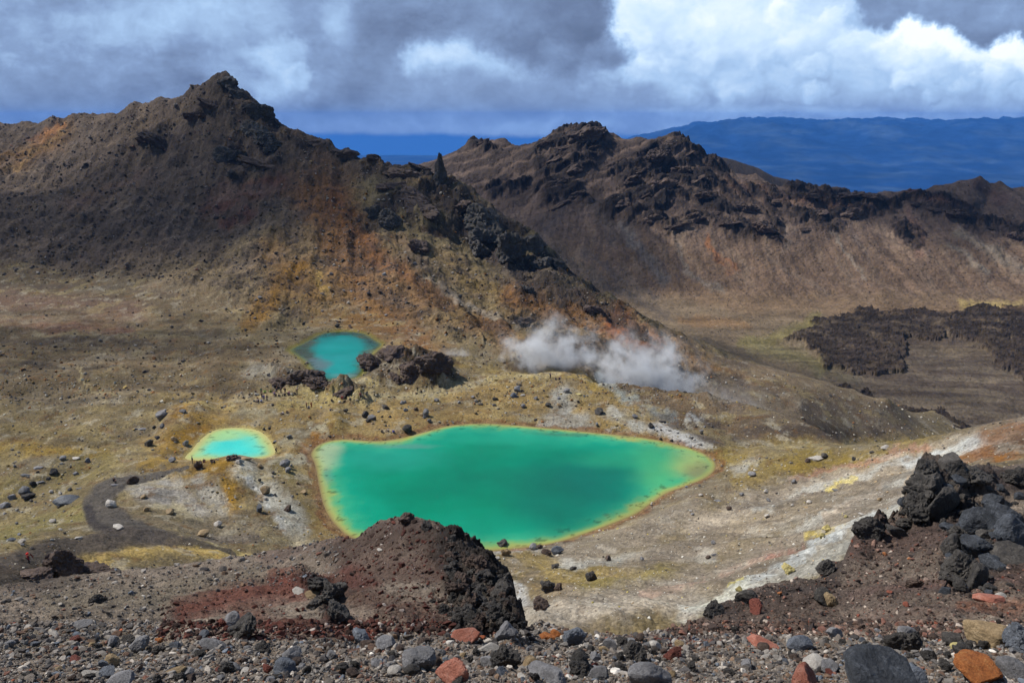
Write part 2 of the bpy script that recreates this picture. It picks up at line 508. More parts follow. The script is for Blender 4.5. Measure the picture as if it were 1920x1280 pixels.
# ------------------------------------------------------------------ sheet B: lake basin and the left mountain
crest = [(-250,262,720),(-100,245,710),(0,236,700),(100,220,690),(200,213,680),(255,195,670),(300,182,665),(360,160,656),(400,138,650),(422,136,648),(440,162,640),
         (475,182,630),(500,205,620),(560,240,600),(620,262,585),(655,285,572),(690,302,560),(760,310,552),(845,335,540),(885,352,525),(910,372,515),
         (945,402,500),(1000,440,490),(1040,476,480),(1060,505,472),(1100,536,460),(1150,560,448),(1200,592,436),(1300,640,415),(1400,674,400),
         (1500,700,385),(1600,730,370),(1665,748,360)]
B = line(crest) + behind(crest, 45, 30, 12) + behind(crest, 160, 110, 18)
rim = [(1300,832,200),(1340,838,196),(1420,836,190),(1500,832,183),(1600,832,172),(1700,828,158),(1800,806,145),(1860,793,138),(1920,782,131),(2050,752,118),(2250,720,100)]
B += line(rim) + behind(rim, 20, 10, 10) + behind(rim, 60, 36, 14)
dam = [(470,752,228),(520,742,231),(580,735,233),(640,740,232),(690,742,232),(740,730,236),(800,722,239),(860,714,242),(920,707,245),(1000,699,249),(1060,697,250),(1100,706,247),
       (1150,733,236),(1200,763,224),(1260,795,211),(1300,818,203)]
B += line(dam)
B += behind([p for p in dam if p[0] > 1120], 20, 14, 10) + behind([p for p in dam if 940 < p[0] < 1120], 14, 6, 10)
B += [
    # between big lake and crest
    V_(620,800,207), V_(700,790,212), V_(800,778,216), V_(900,760,222), V_(1000,760,222), V_(1100,775,217),
    # left floor
    *[V_(x, 700, 250 + d) for x, d in ((-250,0),(-100,0),(0,0),(150,2),(300,4),(400,0))],
    *[V_(x, 650, 285) for x in (-250,0,200,400,500)],
    *[V_(x, 600, 325) for x in (-250,-50,100,250,400)],
    *[V_(x, 545, 372) for x in (-250,-50,100,250)], *[V_(x, 510, 402) for x in (-250,-50,60,180)],
    V_(420,560,350), V_(340,520,385),
    V_(-200,800,205), V_(0,800,206), V_(150,800,207), V_(0,860,188), V_(100,860,186), V_(-200,900,176), V_(0,930,165), V_(-150,1000,140),
    V_(0,1000,131), V_(100,960,146), V_(200,860,183), V_(130,900,170), V_(60,760,222), V_(250,790,209), V_(300,770,214),
    # ridge carrying the trail, from the near left down to the small lake
    V_(-200,1085,72), V_(-60,1062,80), V_(30,1040,92), V_(100,1020,102), V_(170,1005,112), V_(250,990,120), V_(190,958,137), V_(175,930,148), V_(220,900,160), V_(290,893,163), V_(330,880,168), V_(370,868,173),
    V_(440,868,174), V_(520,860,178), V_(560,840,186),
    V_(300,1010,116), V_(330,1035,110), V_(250,1050,104), V_(160,1055,99), V_(90,1062,94), V_(0,1085,84),
    # dip towards the big lake
    V_(320,930,152), V_(400,930,155), V_(480,930,157), V_(550,930,160), V_(400,990,136), V_(500,990,139), V_(570,1000,140), V_(600,1030,134), V_(450,1040,122), V_(550,1050,125),
    V_(350,1070,104), V_(250,1080,95), V_(450,1075,108), V_(620,1080,120),
    # shore mound and the rise behind the small lake
    V_(300,820,199), V_(340,790,211), V_(360,775,219), V_(400,762,225), V_(440,790,213), V_(350,830,193), V_(540,800,209), V_(580,790,213), V_(290,800,206),
    # near the upper lake
    V_(540,720,246), V_(560,700,254), V_(610,728,240), V_(700,725,243), V_(740,680,262), V_(790,672,268), V_(840,690,256), V_(900,690,256), V_(870,660,276),
    V_(520,640,296), V_(500,690,260), V_(460,720,243), V_(620,600,325), V_(700,610,318), V_(540,600,326), V_(760,640,292), V_(980,660,278), V_(1050,670,276), V_(820,650,284),
    # flank of the spur seen across the lakes
    V_(480,610,318), V_(520,540,362), V_(560,480,405), V_(600,420,450), V_(540,330,530), V_(640,340,530), V_(700,420,470), V_(700,520,390), V_(800,450,450), V_(800,560,355),
    V_(900,560,385), V_(900,620,330), V_(1000,600,355), V_(960,520,425), V_(1080,600,380), V_(1100,660,300), V_(1200,660,330), V_(1200,700,290), V_(1300,700,335), V_(1400,720,340),
    V_(1280,760,285), V_(1400,780,300), V_(1500,760,320), V_(860,440,475), V_(900,480,462),V_(980,490,455),
    Z_(1300,300,-125), Z_(1450,290,-132), Z_(1600,300,-142), Z_(1800,300,-148), Z_(2050,300,-150), Z_(1500,240,-120), Z_(1700,240,-128), Z_(1900,220,-115),
    Z_(1150,262,-100), Z_(1230,262,-108), Z_(1320,245,-108), Z_(1750,400,-155), Z_(2050,400,-155), Z_(1600,500,-170), Z_(2000,600,-200),
    # mountain face
    V_(0,430,470), V_(-200,400,520), V_(0,330,590), V_(120,340,575), V_(120,440,462), V_(250,300,600), V_(250,400,490), V_(250,470,430), V_(380,220,620), V_(380,330,545), V_(380,440,455),
    V_(460,280,580), V_(470,400,480), V_(440,500,400), V_(140,260,640), V_(90,290,625), V_(320,250,620),
    # gully slope right of the big lake
    V_(1040,1040,131), V_(1150,1030,128), V_(1250,1000,133), V_(1350,960,144), V_(1450,920,155), V_(1550,890,160), V_(1400,870,175), V_(1500,860,172), V_(1650,860,152), V_(1750,850,140),
    V_(1850,830,122), V_(1950,830,112), V_(1050,1120,84), V_(1150,1110,88), V_(1250,1090,92), V_(1350,1060,97), V_(1450,1020,104), V_(1550,980,108), V_(1650,940,112), V_(1750,900,112),
    V_(1000,1165,72), V_(1150,1165,70), V_(1300,1120,76), V_(1420,1100,74), V_(1560,1040,76), V_(1700,960,78), V_(1850,880,84), V_(2000,860,80), V_(950,1080,104), V_(900,1045,126), V_(1000,1060,117),
    *[Z_(x, 40, z) for x, z in ((-300,-40),(0,-40),(300,-44),(600,-48),(900,-48),(1200,-46),(1500,-38),(1800,-32),(2200,-30))],
    *[Z_(x, 60, z) for x, z in ((-300,-41),(0,-45),(300,-60),(600,-66))], Z_(800,100,-76),
    *[Z_(x, 950, -190) for x in (-300,300,900,1500,2200)], *[Z_(x, 850, -100) for x in (-300,100,500)],
]
TB = Sheet(B, -0.86, 0.86, 38, 980, 1500, 1150)
# flatten to the shores
sdl = [poly_sd(TB.Xw, TB.Y, P) for P in LAKES]
sd = np.minimum.reduce(sdl)
rag = fbm(TB.Xw / 9, TB.Y / 9, 4, 3) * 1.2
w = sst(sd, 1.0, 12.0)
shorez = LZ + 0.05 + np.clip(sd, -8, 40) * 0.22
TB.z = shorez * (1 - w) + np.maximum(TB.z, LZ + 0.6) * w * (sd < 40) + TB.z * w * (sd >= 40)
TB.fix(); TB.px, TB.py = pix(TB.ga, TB.e)
TB.wobble(16, 55)
X, Y, px, py = TB.Xw, TB.Y, TB.px, TB.py
MT = TB.mask_poly([(-400,0),(-400,505),(60,500),(250,520),(430,560),(500,612),(560,600),(640,560),(760,600),(860,640),(980,650),(1080,690),(1250,720),(1400,780),(1700,790),(1700,0)], 40) * (1 - .8 * sst(TB.px, 1180, 1420) * sst(TB.py, 560, 640))
cliffm = np.zeros_like(X)
for pts, wd in [([(690,300),(760,330),(830,360)], 28), ([(760,390),(840,400),(900,430),(950,470),(1000,520)], 38), ([(860,360),(920,400),(990,460),(1050,500),(1120,550)], 30),
                ([(700,420),(730,390)], 22), ([(790,470),(800,500)], 16), ([(415,150),(430,170),(490,200),(510,240),(500,290)], 22), ([(430,270),(440,300),(520,300),(480,325),(440,330)], 16),
                ([(260,265),(330,268)], 12), ([(540,262),(600,270),(650,300)], 14), ([(960,590),(1000,610)], 14), ([(690,700),(760,690),(830,705)], 26), ([(520,700),(570,712),(640,735),(690,742)], 16),
                ([(400,215),(430,190),(370,230)], 9), ([(1060,575),(1130,590)], 12)]:
    cliffm = np.maximum(cliffm, TB.mask_line(pts, wd, 0.8))
near_lake = sst(sd, 0.5, 16)
n1 = fbm(X / 55, Y / 55, 4, 11)
n2 = fbm(X / 14, Y / 14, 5, 21, 0.55)
n3 = fbm(X / 3.2, Y / 3.2, 4, 31, 0.6)
rid = fbm(X / 34, Y / 34, 5, 41, 0.55, True)
gul = fbm(X / 9 + Y * 0.02, Y / 120, 3, 61)                       # down-slope gullies
TB.z = TB.z + near_lake * (1 - .85 * sst(px, 1360, 1440) * sst(py, 822, 800)) * (1.5 * n1 + 1.1 * n2 + 0.24 * n3) + MT * (3.0 * n1 + 1.6 * n2 + 0.28 * n3 + 1.8 * gul) + cliffm * near_lake * (4.0 * (rid - .35) + 2.5 * np.abs(n2) + .8 * n3)
TB.z += 4.0 * TB.mask_line([(330,800),(370,785)], 34, 1.0, True) * near_lake + 2.0 * TB.mask_line([(440,880),(420,900)], 40, 1.0, True) + 2.2 * TB.mask_line([(628,790)], 22, 1.0, True)
TB.z += near_lake * (5.0 * TB.mask_line([(708,672),(760,688),(830,690)], 22, 1.0, True) * (.6 + n2) + 5.0 * TB.mask_line([(540,716),(590,716),(640,732)], 18, 1.0, True) * (.55 + .5 * n2))
wfl = sst(px, 520, 350) * sst(py, 590, 640) * sst(py, 790, 740)
TB.z += wfl * 1.6 * fbm(X / 60, Y / 13, 4, 71)
wst = TB.mask_line([(1000,1130),(1300,1050),(1600,950),(1880,820)], 120)
TB.z += wst * 0.7 * fbm((X + Y * .8) / 6, (Y - X * .5) / 60, 4, 81)
TB.z = np.where(sd < 0.0, np.minimum(TB.z, LZ - 0.05 + sd * 0.15), TB.z)
TB.fix()

# soils of the basin
S = TB; KB = 0.80
def L(h, k=1.0): return lin(h, KB * k)
S.col = np.empty(X.shape + (3,), np.float32); S.col[:] = L('75674a')
S.paint(S.mask_poly([(-400,0),(-400,520),(60,510),(250,530),(430,590),(520,560),(570,450),(640,380),(700,300),(600,0)], 50), L('594c40'))
S.paint(S.mask_poly([(130,560),(250,500),(400,470),(520,400),(600,420),(560,520),(480,610),(300,620)], 70), L('6f6048'))
S.paint(S.mask_poly([(-400,505),(100,500),(260,540),(420,620),(520,640),(560,700),(420,740),(250,760),(-400,760)], 30), L('63553f'))
for pts, wd, c, al in [
    ([(0,560),(120,570),(260,585)], 22, '6a5346', .7), ([(0,600),(130,612),(250,612)], 12, '6e5040', .8), ([(-100,535),(200,540),(350,560)], 8, '5a4d42', .6),
    ([(0,640),(160,632),(260,645),(320,650)], 10, '453b31', .8), ([(0,690),(100,680),(210,690)], 9, '40372d', .85), ([(120,655),(300,665),(420,660)], 6, '4a4034', .7),
    ([(290,740),(380,745),(440,735)], 9, '4d4030', .8), ([(200,705),(300,700),(390,715)], 7, '74664a', .7), ([(0,730),(120,745),(200,750)], 10, '61553f', .6),
    ([(60,625),(250,628),(440,640),(520,640)], 5, '8a7c5a', .5), ([(250,755),(330,742),(430,750)], 7, '8a7446', .7), ([(560,715),(470,690)], 14, '8a8577', .8),
    ([(-100,760),(100,770),(250,765)], 14, '6f6142', .6), ([(-200,850),(60,842),(200,850)], 15, '957a36', .8), ([(0,800),(150,815),(240,830)], 10, '7a6a42', .6),
    ([(-100,960),(60,900),(200,870)], 34, '6f6439', .6), ([(0,1000),(150,960)], 26, '77703c', .6), ([(145,690),(155,715),(185,735),(200,750)], 4, 'a3936c', .8), ([(190,740),(300,742)], 4, '97885f', .5),
    # mountain soils
    ([(400,380),(450,360),(520,345)], 26, '5c382c', .75), ([(420,420),(470,400)], 14, '5c332a', .6), ([(0,300),(60,290),(120,250)], 26, '7a5a35', .7), ([(60,262),(110,235)], 13, '8f6038', .8), ([(10,320),(60,290),(125,245)], 4, '9c7c50', .6),
    ([(200,420),(300,400),(330,380)], 34, '443b36', .5), ([(120,390),(280,330)], 18, '6b5344', .5), ([(500,200),(560,260),(640,330)], 22, '53402f', .5), ([(250,240),(380,190)], 18, '5f4f3d', .5),
    # orange flank
    ([(600,360),(640,460),(700,560),(780,640)], 62, '7c5632', .85), ([(520,480),(600,560),(690,600)], 46, '7a5a30', .75), ([(470,610),(520,540),(555,500)], 20, '7f5c22', .85), ([(600,515),(610,550)], 8, 'a88a4c', .8),
    ([(630,380),(700,470),(820,560),(940,620)], 26, '7c4f2c', .7), ([(700,540),(800,590),(820,640)], 22, '84684a', .6), ([(800,560),(880,600),(960,650)], 26, '74593a', .7), ([(560,470),(580,440)], 16, '7c6a4c', .5),
    ([(820,480),(900,540),(1000,560)], 22, '75603f', .7), ([(870,520),(960,560)], 10, '7d683c', .5), ([(820,640),(880,580),(800,600)], 18, '82704c', .5),
    ([(960,560),(1060,590),(1160,610)], 30, '76512f', .8), ([(1150,600),(1180,650),(1240,660)], 26, '844b28', .75), ([(1250,640),(1330,690),(1430,730)], 30, '73563a', .8), ([(1180,600),(1240,630)], 12, '7c4d30', .6),
    ([(1380,680),(1500,710),(1640,745)], 20, '7b6a55', .8), ([(1340,740),(1450,770)], 30, '6b5a47', .8), ([(1350,670),(1400,690)], 9, '5d5146', .7), ([(960,650),(1010,640)], 10, '8c6a30', .6),
    ([(800,520),(880,570),(950,600)], 7, '8d8577', .7), ([(740,440),(780,470)], 16, '6d5238', .6),
    # islands of tan on the dark crags
    ([(770,345),(800,355)], 11, '957b58', .9), ([(700,308),(720,318)], 11, 'a08058', .9), ([(835,400),(900,385)], 10, '7c5e3e', .7), ([(800,425),(840,430)], 8, '82644a', .7)]:
    S.paint(S.mask_line(pts, wd, 0.9), L(c), al)
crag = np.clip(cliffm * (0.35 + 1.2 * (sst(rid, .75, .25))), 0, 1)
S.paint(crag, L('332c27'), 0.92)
S.paint(S.mask_line([(850,392),(900,440),(950,490),(1010,530),(1080,560)], 30, .8), L('2c2725'), .85)  # shadow on the spur's cliff face painted into the colour
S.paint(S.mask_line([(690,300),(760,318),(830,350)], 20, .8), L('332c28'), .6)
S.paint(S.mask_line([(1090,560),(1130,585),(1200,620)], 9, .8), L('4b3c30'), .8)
S.paint(S.mask_poly([(930,692),(1000,630),(1120,630),(1300,690),(1700,770),(1720,826),(1340,836),(1290,812),(1180,745),(1100,700),(1000,690)], 16), L('5d4d3c'), .85)
# the dam of altered ground round the lakes
S.paint(S.mask_poly([(250,830),(330,770),(430,745),(520,738),(640,742),(740,728),(860,710),(1000,696),(1090,700),(1180,750),(1300,820),(1350,850),(1340,900),(1250,950),(600,1060),(560,860),(330,900)], 14), L('8b754a'))
for pts, wd, c, al in [
    ([(430,755),(520,744),(590,742),(680,750),(760,738),(860,718),(960,704),(1040,702)], 9, 'aa9a6b', .85), ([(300,790),(360,768),(440,755)], 7, 'b09b64', .8), ([(540,760),(600,750),(640,770)], 16, 'a5935f', .8),
    ([(700,745),(800,730),(900,715)], 10, '9b8f70', .7), ([(640,775),(620,800),(650,790)], 14, '8a733c', .7), ([(1000,710),(1090,706),(1160,745)], 7, '98803f', .8), ([(330,790),(380,800),(330,840)], 26, '8c6722', .85),
    ([(340,830),(310,860),(270,870)], 18, '93752f', .7), ([(360,785),(420,790)], 10, '8c7139', .8), ([(450,775),(520,775)], 12, '86806a', .7), ([(540,830),(560,815),(590,820)], 14, '9a9784', .7), ([(585,800),(610,800)], 9, 'a2a08c', .6),
    ([(580,822),(600,818)], 8, '96671f', .95), ([(570,835),(600,828)], 10, 'a06a36', .6), ([(500,870),(560,860),(575,845)], 9, 'b0aa92', .8), ([(520,880),(580,900)], 16, '84764a', .6),
    ([(380,880),(440,890),(430,940)], 22, '8b6a24', .9), ([(330,890),(380,885)], 14, '8f7032', .8), ([(425,930),(440,960)], 11, '8a6826', .9), ([(455,885),(520,930),(560,990)], 22, 'b3b0a2', .85), ([(470,905),(540,985)], 10, 'c6c6be', .7),
    ([(560,930),(590,980)], 14, '8b7848', .7), ([(250,915),(330,925),(370,960)], 24, '97928a', .85), ([(290,895),(340,905)], 12, 'a09c92', .7), ([(300,940),(360,965)], 10, 'a59a78', .6), ([(370,900),(400,940),(420,960)], 16, '8c887e', .8), ([(350,970),(480,990),(560,1000)], 16, '857a62', .8),
    ([(400,1000),(500,990)], 18, '716654', .8), ([(560,1010),(610,1040)], 16, 'a3967a', .7),
    # yellow slope under the trail
    ([(150,1065),(230,1045),(300,1020),(420,1040),(560,1070)], 22, 'a28a50', .9), ([(280,990),(400,1020),(520,1060),(600,1080)], 9, 'b3a06a', .8), ([(330,1075),(450,1070),(560,1060)], 13, 'a5a196', .75), ([(230,1085),(330,1085)], 11, '8f8c80', .8),
    ([(560,1040),(600,1060)], 10, 'b9b6ac', .7),
    # grey altered patches above the far shore
    ([(1060,745),(1050,790),(1090,795)], 24, 'a9a89e', .85), ([(1050,770),(1020,795)], 12, 'c2c1b8', .6), ([(1150,775),(1200,800)], 15, 'a9a89e', .85), ([(980,790),(1000,780)], 10, '97937c', .6), ([(1225,800),(1270,808),(1320,835)], 14, 'b5b4ae', .95), ([(1240,812),(1330,842)], 8, 'c3c2bd', .6),
    ([(1130,810),(1145,805)], 6, 'b5b4ae', .8), ([(1125,712),(1180,750),(1260,788)], 9, '8c918a', .85), ([(1120,706),(1150,725)], 8, 'b0b3ac', .8), ([(1200,765),(1320,815),(1400,830)], 9, '57504a', .7), ([(1300,785),(1340,800),(1390,830)], 12, '4c4540', .8), ([(1290,785),(1310,790)], 5, '9fa09c', .8),
    # crags beside the upper lake
    ([(700,655),(720,690),(760,700)], 22, '463a2e', .7), ([(760,665),(830,680)], 18, '8b6a36', .5), ([(850,680),(900,690),(960,700)], 10, '8d7742', .8), ([(650,722),(700,724)], 7, 'ab9a6a', .8),
    # near right shore
    ([(1040,1040),(1200,1000),(1290,950)], 34, '857a6a', .9), ([(1280,930),(1340,910),(1420,930)], 26, '80745f', .9), ([(1330,860),(1450,850),(1600,850),(1720,835)], 30, '837039', .9), ([(1380,900),(1500,880),(1620,860)], 18, '8a7434', .8), ([(1380,880),(1420,870)], 9, 'a3a29a', .8),
    ([(1420,838),(1520,835),(1650,835)], 8, '958a6c', .6), ([(1220,940),(1300,935)], 14, '6f6255', .6),
    ([(940,1030),(1000,1050),(1060,1090),(1180,1090)], 26, '8a7748', .85), ([(1100,1110),(1200,1090),(1250,1070)], 22, '8a7a34', .85), ([(930,1035),(990,1022),(1010,1030)], 9, 'b4b5b2', .9), ([(960,1100),(985,1135)], 14, 'bcbcb8', .9), ([(1000,1100),(1060,1120)], 16, '7d6a4a', .8),
    ([(1060,1060),(1180,1045),(1330,1035)], 12, 'aaa79c', .8),
    # gully slope, streaks run down from the upper right
    ([(1000,1160),(1150,1130),(1300,1090),(1420,1050),(1540,1000),(1660,940),(1780,870),(1920,800)], 38, '857a6b', .9),
    ([(1000,1170),(1120,1158),(1300,1130)], 26, '968c7c', .95), ([(1290,1150),(1400,1112),(1500,1080),(1600,1020),(1680,960)], 22, 'a9a69b', .92),
    ([(1300,990),(1450,940),(1600,890),(1750,850),(1920,800)], 24, '9a8e7d', .85), ([(1180,1060),(1350,1010),(1500,960),(1660,900)], 20, '8f826f', .8),
    ([(1420,960),(1560,905),(1700,865),(1860,812)], 7, 'aeaa9e', .8), ([(1500,990),(1640,925),(1760,862),(1900,805)], 10, 'b4b1a6', .7), ([(1700,865),(1800,835),(1920,800)], 8, 'bcbeb9', .7), ([(1480,905),(1600,868),(1740,835)], 6, '94715c', .8),
    ([(1380,960),(1500,935),(1620,900)], 5, '6d6154', .7), ([(1300,1030),(1420,1000),(1560,950)], 7, '766a5a', .6), ([(1200,1120),(1340,1080),(1460,1030)], 9, 'a28a78', .7), ([(1440,1050),(1500,1030)], 7, '946f60', .8), ([(1550,915),(1600,895)], 5, 'bba95f', .8),
    ([(1380,1100),(1480,1060),(1570,1000),(1640,960)], 9, 'b9bbb6', .85), ([(1300,1145),(1400,1095)], 10, 'b9b8a8', .8), ([(1370,1100),(1395,1085)], 4, 'c0b060', .8), ([(1520,1010),(1580,985)], 5, 'ad9a4e', .7),
    ([(1550,970),(1650,920)], 8, 'b09c84', .6), ([(1700,900),(1760,870)], 7, 'ad9472', .6),
    ([(1830,850),(1920,835),(2000,830)], 22, '7c5330', .9), ([(1850,815),(1920,800),(2050,780)], 16, '7a5534', .9), ([(1800,858),(1900,862)], 8, '8f5f2c', .8), ([(1870,830),(1940,820)], 10, '5e4a3a', .7)]:
    S.paint(S.mask_line(pts, wd, 0.8), L(c), al)
for pts, wd, c in [([(1330,740),(1450,760),(1560,775),(1700,795)], 36, '6a5e4f'), ([(1400,800),(1520,808),(1640,808)], 12, '463d36'), ([(1230,725),(1320,760)], 26, '6b5a44'), ([(690,665),(760,690),(830,695)], 30, '40362d'), ([(530,716),(590,716),(650,735)], 15, '4a3c2e')]:
    S.paint(S.mask_line(pts, wd, 0.8), L(c), .8)
# soils break up at every scale
wl = sst(px, 700, 450) * sst(py, 560, 600) * sst(py, 770, 740)
flat_ = (1 - MT) * (1 - wst)
def brk(wl, sd_, lo, hi, c, al, w=1.0, st=1.0):
    S.paint(sst(fbm(X / wl, Y / (wl * st), 6, sd_, .66), lo, hi) * w, L(c), al)
fl2 = flat_ * (1 - .55 * wl); brk(24, 501, .05, .55, '7a6e5a', .6, flat_); brk(13, 502, .12, .5, '96865c', .5, fl2); brk(9, 503, .18, .5, '5f5340', .55, fl2); brk(6, 504, .25, .5, 'a29a86', .5, fl2); brk(5, 505, .28, .55, '6b4f30', .6, flat_)
brk(40, 506, .05, .5, '64574c', .5, MT); brk(22, 507, .12, .5, '4a3f38', .5, MT, 1.6); brk(18, 508, .25, .6, '7d6b55', .35, MT, 1.8); brk(9, 509, .22, .5, '3b3430', .6, MT)
brk(16, 510, .05, .5, '776c5e', .65, wst, 3.0); brk(7, 511, .25, .55, 'b4ac9c', .4, wst, 2.0); brk(6, 512, .2, .5, '75695a', .6, wst, 2.5)
# fine down-slope streaks in the gully
gs = fbm((X + Y * .8) / 2.2, (Y - X * .5) / 40, 3, 91)
S.col *= (1 + (wst * 0.35 * gs)[..., None])
gm = (fbm(X / 5, Y / 70, 4, 95) + .9 * fbm(X / 9 + Y * 0.02, Y / 120, 3, 61)) * MT  # light and dark of the runoff channels put into the colour
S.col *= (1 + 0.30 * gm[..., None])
S.col *= (1 + 0.28 * np.clip(fbm(X / 26, Y / 26, 5, 97, .62), -1, 1)[..., None])
S.col *= (1 + (wl * 0.55 * fbm(X / 50, Y / 9, 4, 73))[..., None])
# trail
trail = [(-60,1075,20),(40,1052,22),(110,1035,22),(180,1022,24),(250,1010,24),(300,1000,18),(360,1010,9)]
sqx, sqy = S.qx, S.qy
S.qx = S.px + 5 * fbm(S.px / 22, S.py / 18, 4, 55); S.qy = S.py + 4 * fbm(S.px / 22 + 9, S.py / 18, 4, 57)
S.paint(S.mask_line([(300,1005,17),(240,985,27),(195,965,32),(180,945,28),(195,922,22),(230,903,12),(290,893,6),(350,878,5)], 20, .3), L('565049'), .97)
S.paint(S.mask_line([(300,1000,10),(380,1005,10),(480,1000,8)], 10, .6), L('6a6056'), .7)
S.paint(S.mask_line([(165,950,9),(175,985,12),(220,1008,9)], 10, .5), L('3c3735'), .9)
S.paint(S.mask_line([(-60,1070,18),(40,1050,20),(110,1035,20),(180,1022,22),(250,1010,22),(310,1010,15),(370,1018,8),(440,1036,4)], 20, .35), L('4f4740'), .9)
S.paint(S.mask_line([(-60,1100,24),(60,1085,26),(150,1082,18),(200,1080,10)], 20, .4), L('3a332e'), .9)
S.qx, S.qy = sqx, sqy
# mineral rim of each lake
rimn = 0.8 * fbm(X / 3, Y / 3, 4, 99)
rv = fbm(X / 16, Y / 16, 4, 521, .6)
S.paint(sst(sdl[0] + 2.2 * rimn - 1.6 * rv, 2.2, .6) * sst(sdl[0], -1, 0.2), L('744a2e'), .75)
S.paint(sst(sdl[0] + rimn * 1.3 - 1.2 * rv, 1.2, 0.1), L('8f7650'), .75)
S.paint(sst(fbm(X / 2.4, Y / 2.4, 4, 523, .6), .18, .4) * sst(sdl[0], 3.2, 1.4), L('4f3a2a'), .6)
S.paint(sst(sdl[1] + rimn * .6, 1.2, .3), L('a3935a'), .8)
S.paint(sst(sdl[2] + rimn, 2.5, .6), L('7d7638'), .7)
zB = np.zeros(X.shape, int)
zB[(MT > 0.5)] = 1
zB[(S.mask_line(trail, 21, .1, ) > .5) | (S.mask_line([(300,1005,17),(240,985,27),(195,965,31),(180,945,27),(195,922,21),(230,903,11),(290,893,6),(350,878,6)], 20, .1) > .5)] = 2
zB[(wst > .72)] = 3
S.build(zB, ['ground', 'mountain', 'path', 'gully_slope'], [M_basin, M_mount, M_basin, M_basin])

# ------------------------------------------------------------------ sheet C: valley floor and the far crater wall
cr = [(640,330,1080),(760,318,1060),(830,300,1040),(880,266,1020),(905,260,1015),(945,260,1010),(980,272,1005),(1020,262,1000),(1060,246,995),(1085,236,990),(1118,236,985),(1150,252,975),
      (1200,258,965),(1262,250,955),(1292,262,945),(1312,290,935),(1345,308,925),(1420,325,915),(1500,345,905),(1570,352,900),(1660,357,895),(1700,357,890),(1760,348,885),(1800,338,880),(1838,332,878),
      (1875,343,875),(1920,352,870),(2050,365,860),(2300,380,840)]
CC = line(cr) + behind(cr, 60, 40, 14) + behind(cr, 300, 150, 20)
FL = -150.0
CC += [Z_(x, Yv, FL + dz) for x, Yv, dz in [(900,260,6),(1300,260,4),(1600,260,-4),(1900,260,-8),(2300,260,-10),(900,400,12),(1200,400,6),(1500,400,0),(1800,400,-6),(2100,400,-8),
      (1000,520,12),(1300,520,4),(1600,520,-2),(1900,520,-4),(2200,520,-4),(1500,610,2),(1750,620,0),(1950,630,0),(2200,640,0)]]
CC += [V_(950,480,720), V_(1000,430,790), V_(1100,520,690), V_(1200,560,650), V_(1300,570,635), V_(1000,340,890), V_(900,330,920), V_(880,380,860),
       V_(1100,420,800), V_(1200,470,740), V_(1300,500,710), V_(1150,330,890), V_(1250,330,880), V_(1320,390,820), V_(1250,410,800), V_(1400,430,780), V_(1400,520,690), V_(1500,500,715),
       V_(1550,560,645), V_(1600,430,790), V_(1650,510,705), V_(1700,540,670), V_(1750,430,790), V_(1800,500,715), V_(1850,550,662), V_(1900,460,755), V_(1950,520,700), V_(2100,520,700), V_(2100,440,770),
       V_(1420,370,855), V_(1550,385,840), V_(1700,385,840), V_(1850,380,845)]
TC = Sheet(CC, -0.30, 0.86, 235, 1500, 1250, 800)
TC.wobble(14, 60, 150)
X, Y, px, py = TC.Xw, TC.Y, TC.px, TC.py
wall = TC.mask_poly([(600,0),(600,500),(1000,520),(1200,560),(1400,565),(1700,560),(2300,560),(2300,0)], 50)
flo = 1 - wall
cl = np.zeros_like(X)
for pts, wd in [([(1010,300),(1060,262),(1110,244)], 22), ([(1020,330),(1100,300),(1130,262)], 18), ([(1020,365),(1060,360),(1090,365)], 22), ([(1160,330),(1230,290),(1290,268)], 24), ([(1150,390),(1240,340),(1310,290)], 20),
                ([(1200,400),(1290,350),(1340,320)], 26), ([(1200,405),(1260,430),(1310,410)], 18), ([(1310,330),(1330,380),(1360,400)], 24), ([(1330,400),(1400,430),(1460,440)], 20), ([(1350,350),(1430,370),(1500,400),(1560,420)], 20),
                ([(1480,360),(1560,380),(1650,385)], 18), ([(1540,400),(1620,400),(1680,390)], 12), ([(1700,375),(1760,385),(1830,400)], 18), ([(1820,420),(1900,430),(2000,450)], 14), ([(940,430),(900,400),(870,370)], 16), ([(880,272),(930,280)], 8),
                ([(920,360),(980,350)], 14), ([(1690,430),(1720,450)], 16), ([(1440,400),(1460,430)], 16)]:
    cl = np.maximum(cl, TC.mask_line(pts, wd, 0.9))
strat_c = (TC.z - 0.42 * X * sst(px, 1500, 1250) + 0.15 * Y) + 13 * fbm(X / 60, Y / 60, 5, 161, .6)
saw = (strat_c / 17.0) % 1.0
terr = sst(saw, 0.0, 0.22) - saw
n1 = fbm(X / 80, Y / 80, 4, 111); n2 = fbm(X / 22, Y / 22, 5, 121, .55); n3 = fbm(X / 6, Y / 6, 3, 131, .6)
gul = fbm(X / 14 - Y * .01, Y / 240, 4, 141, .6)
rid = fbm(X / 38, Y / 38, 5, 151, .55, True)
topf = sst(py, 520, 300)
TC.z = TC.z + wall * (4 * n1 + 2.2 * n2 + .7 * n3 + 1.3 * gul * sst(py, 560, 470)) + cl * (8 * terr + 6 * (rid - .35) + 3.5 * np.abs(n2) + 1.6 * n3) + wall * topf * 2.0 * terr
TC.z += flo * (1.6 * n1 + 1.0 * n2 + .25 * n3)
TC.fix()
S = TC; KC = .78
def L(h, k=1.0): return lin(h, KC * k)
S.col = np.empty(X.shape + (3,), np.float32); S.col[:] = L('66564b')
S.paint(sst(py, 400, 500), L('745f4d'), .95)
S.paint(flo, L('7a6a55'))
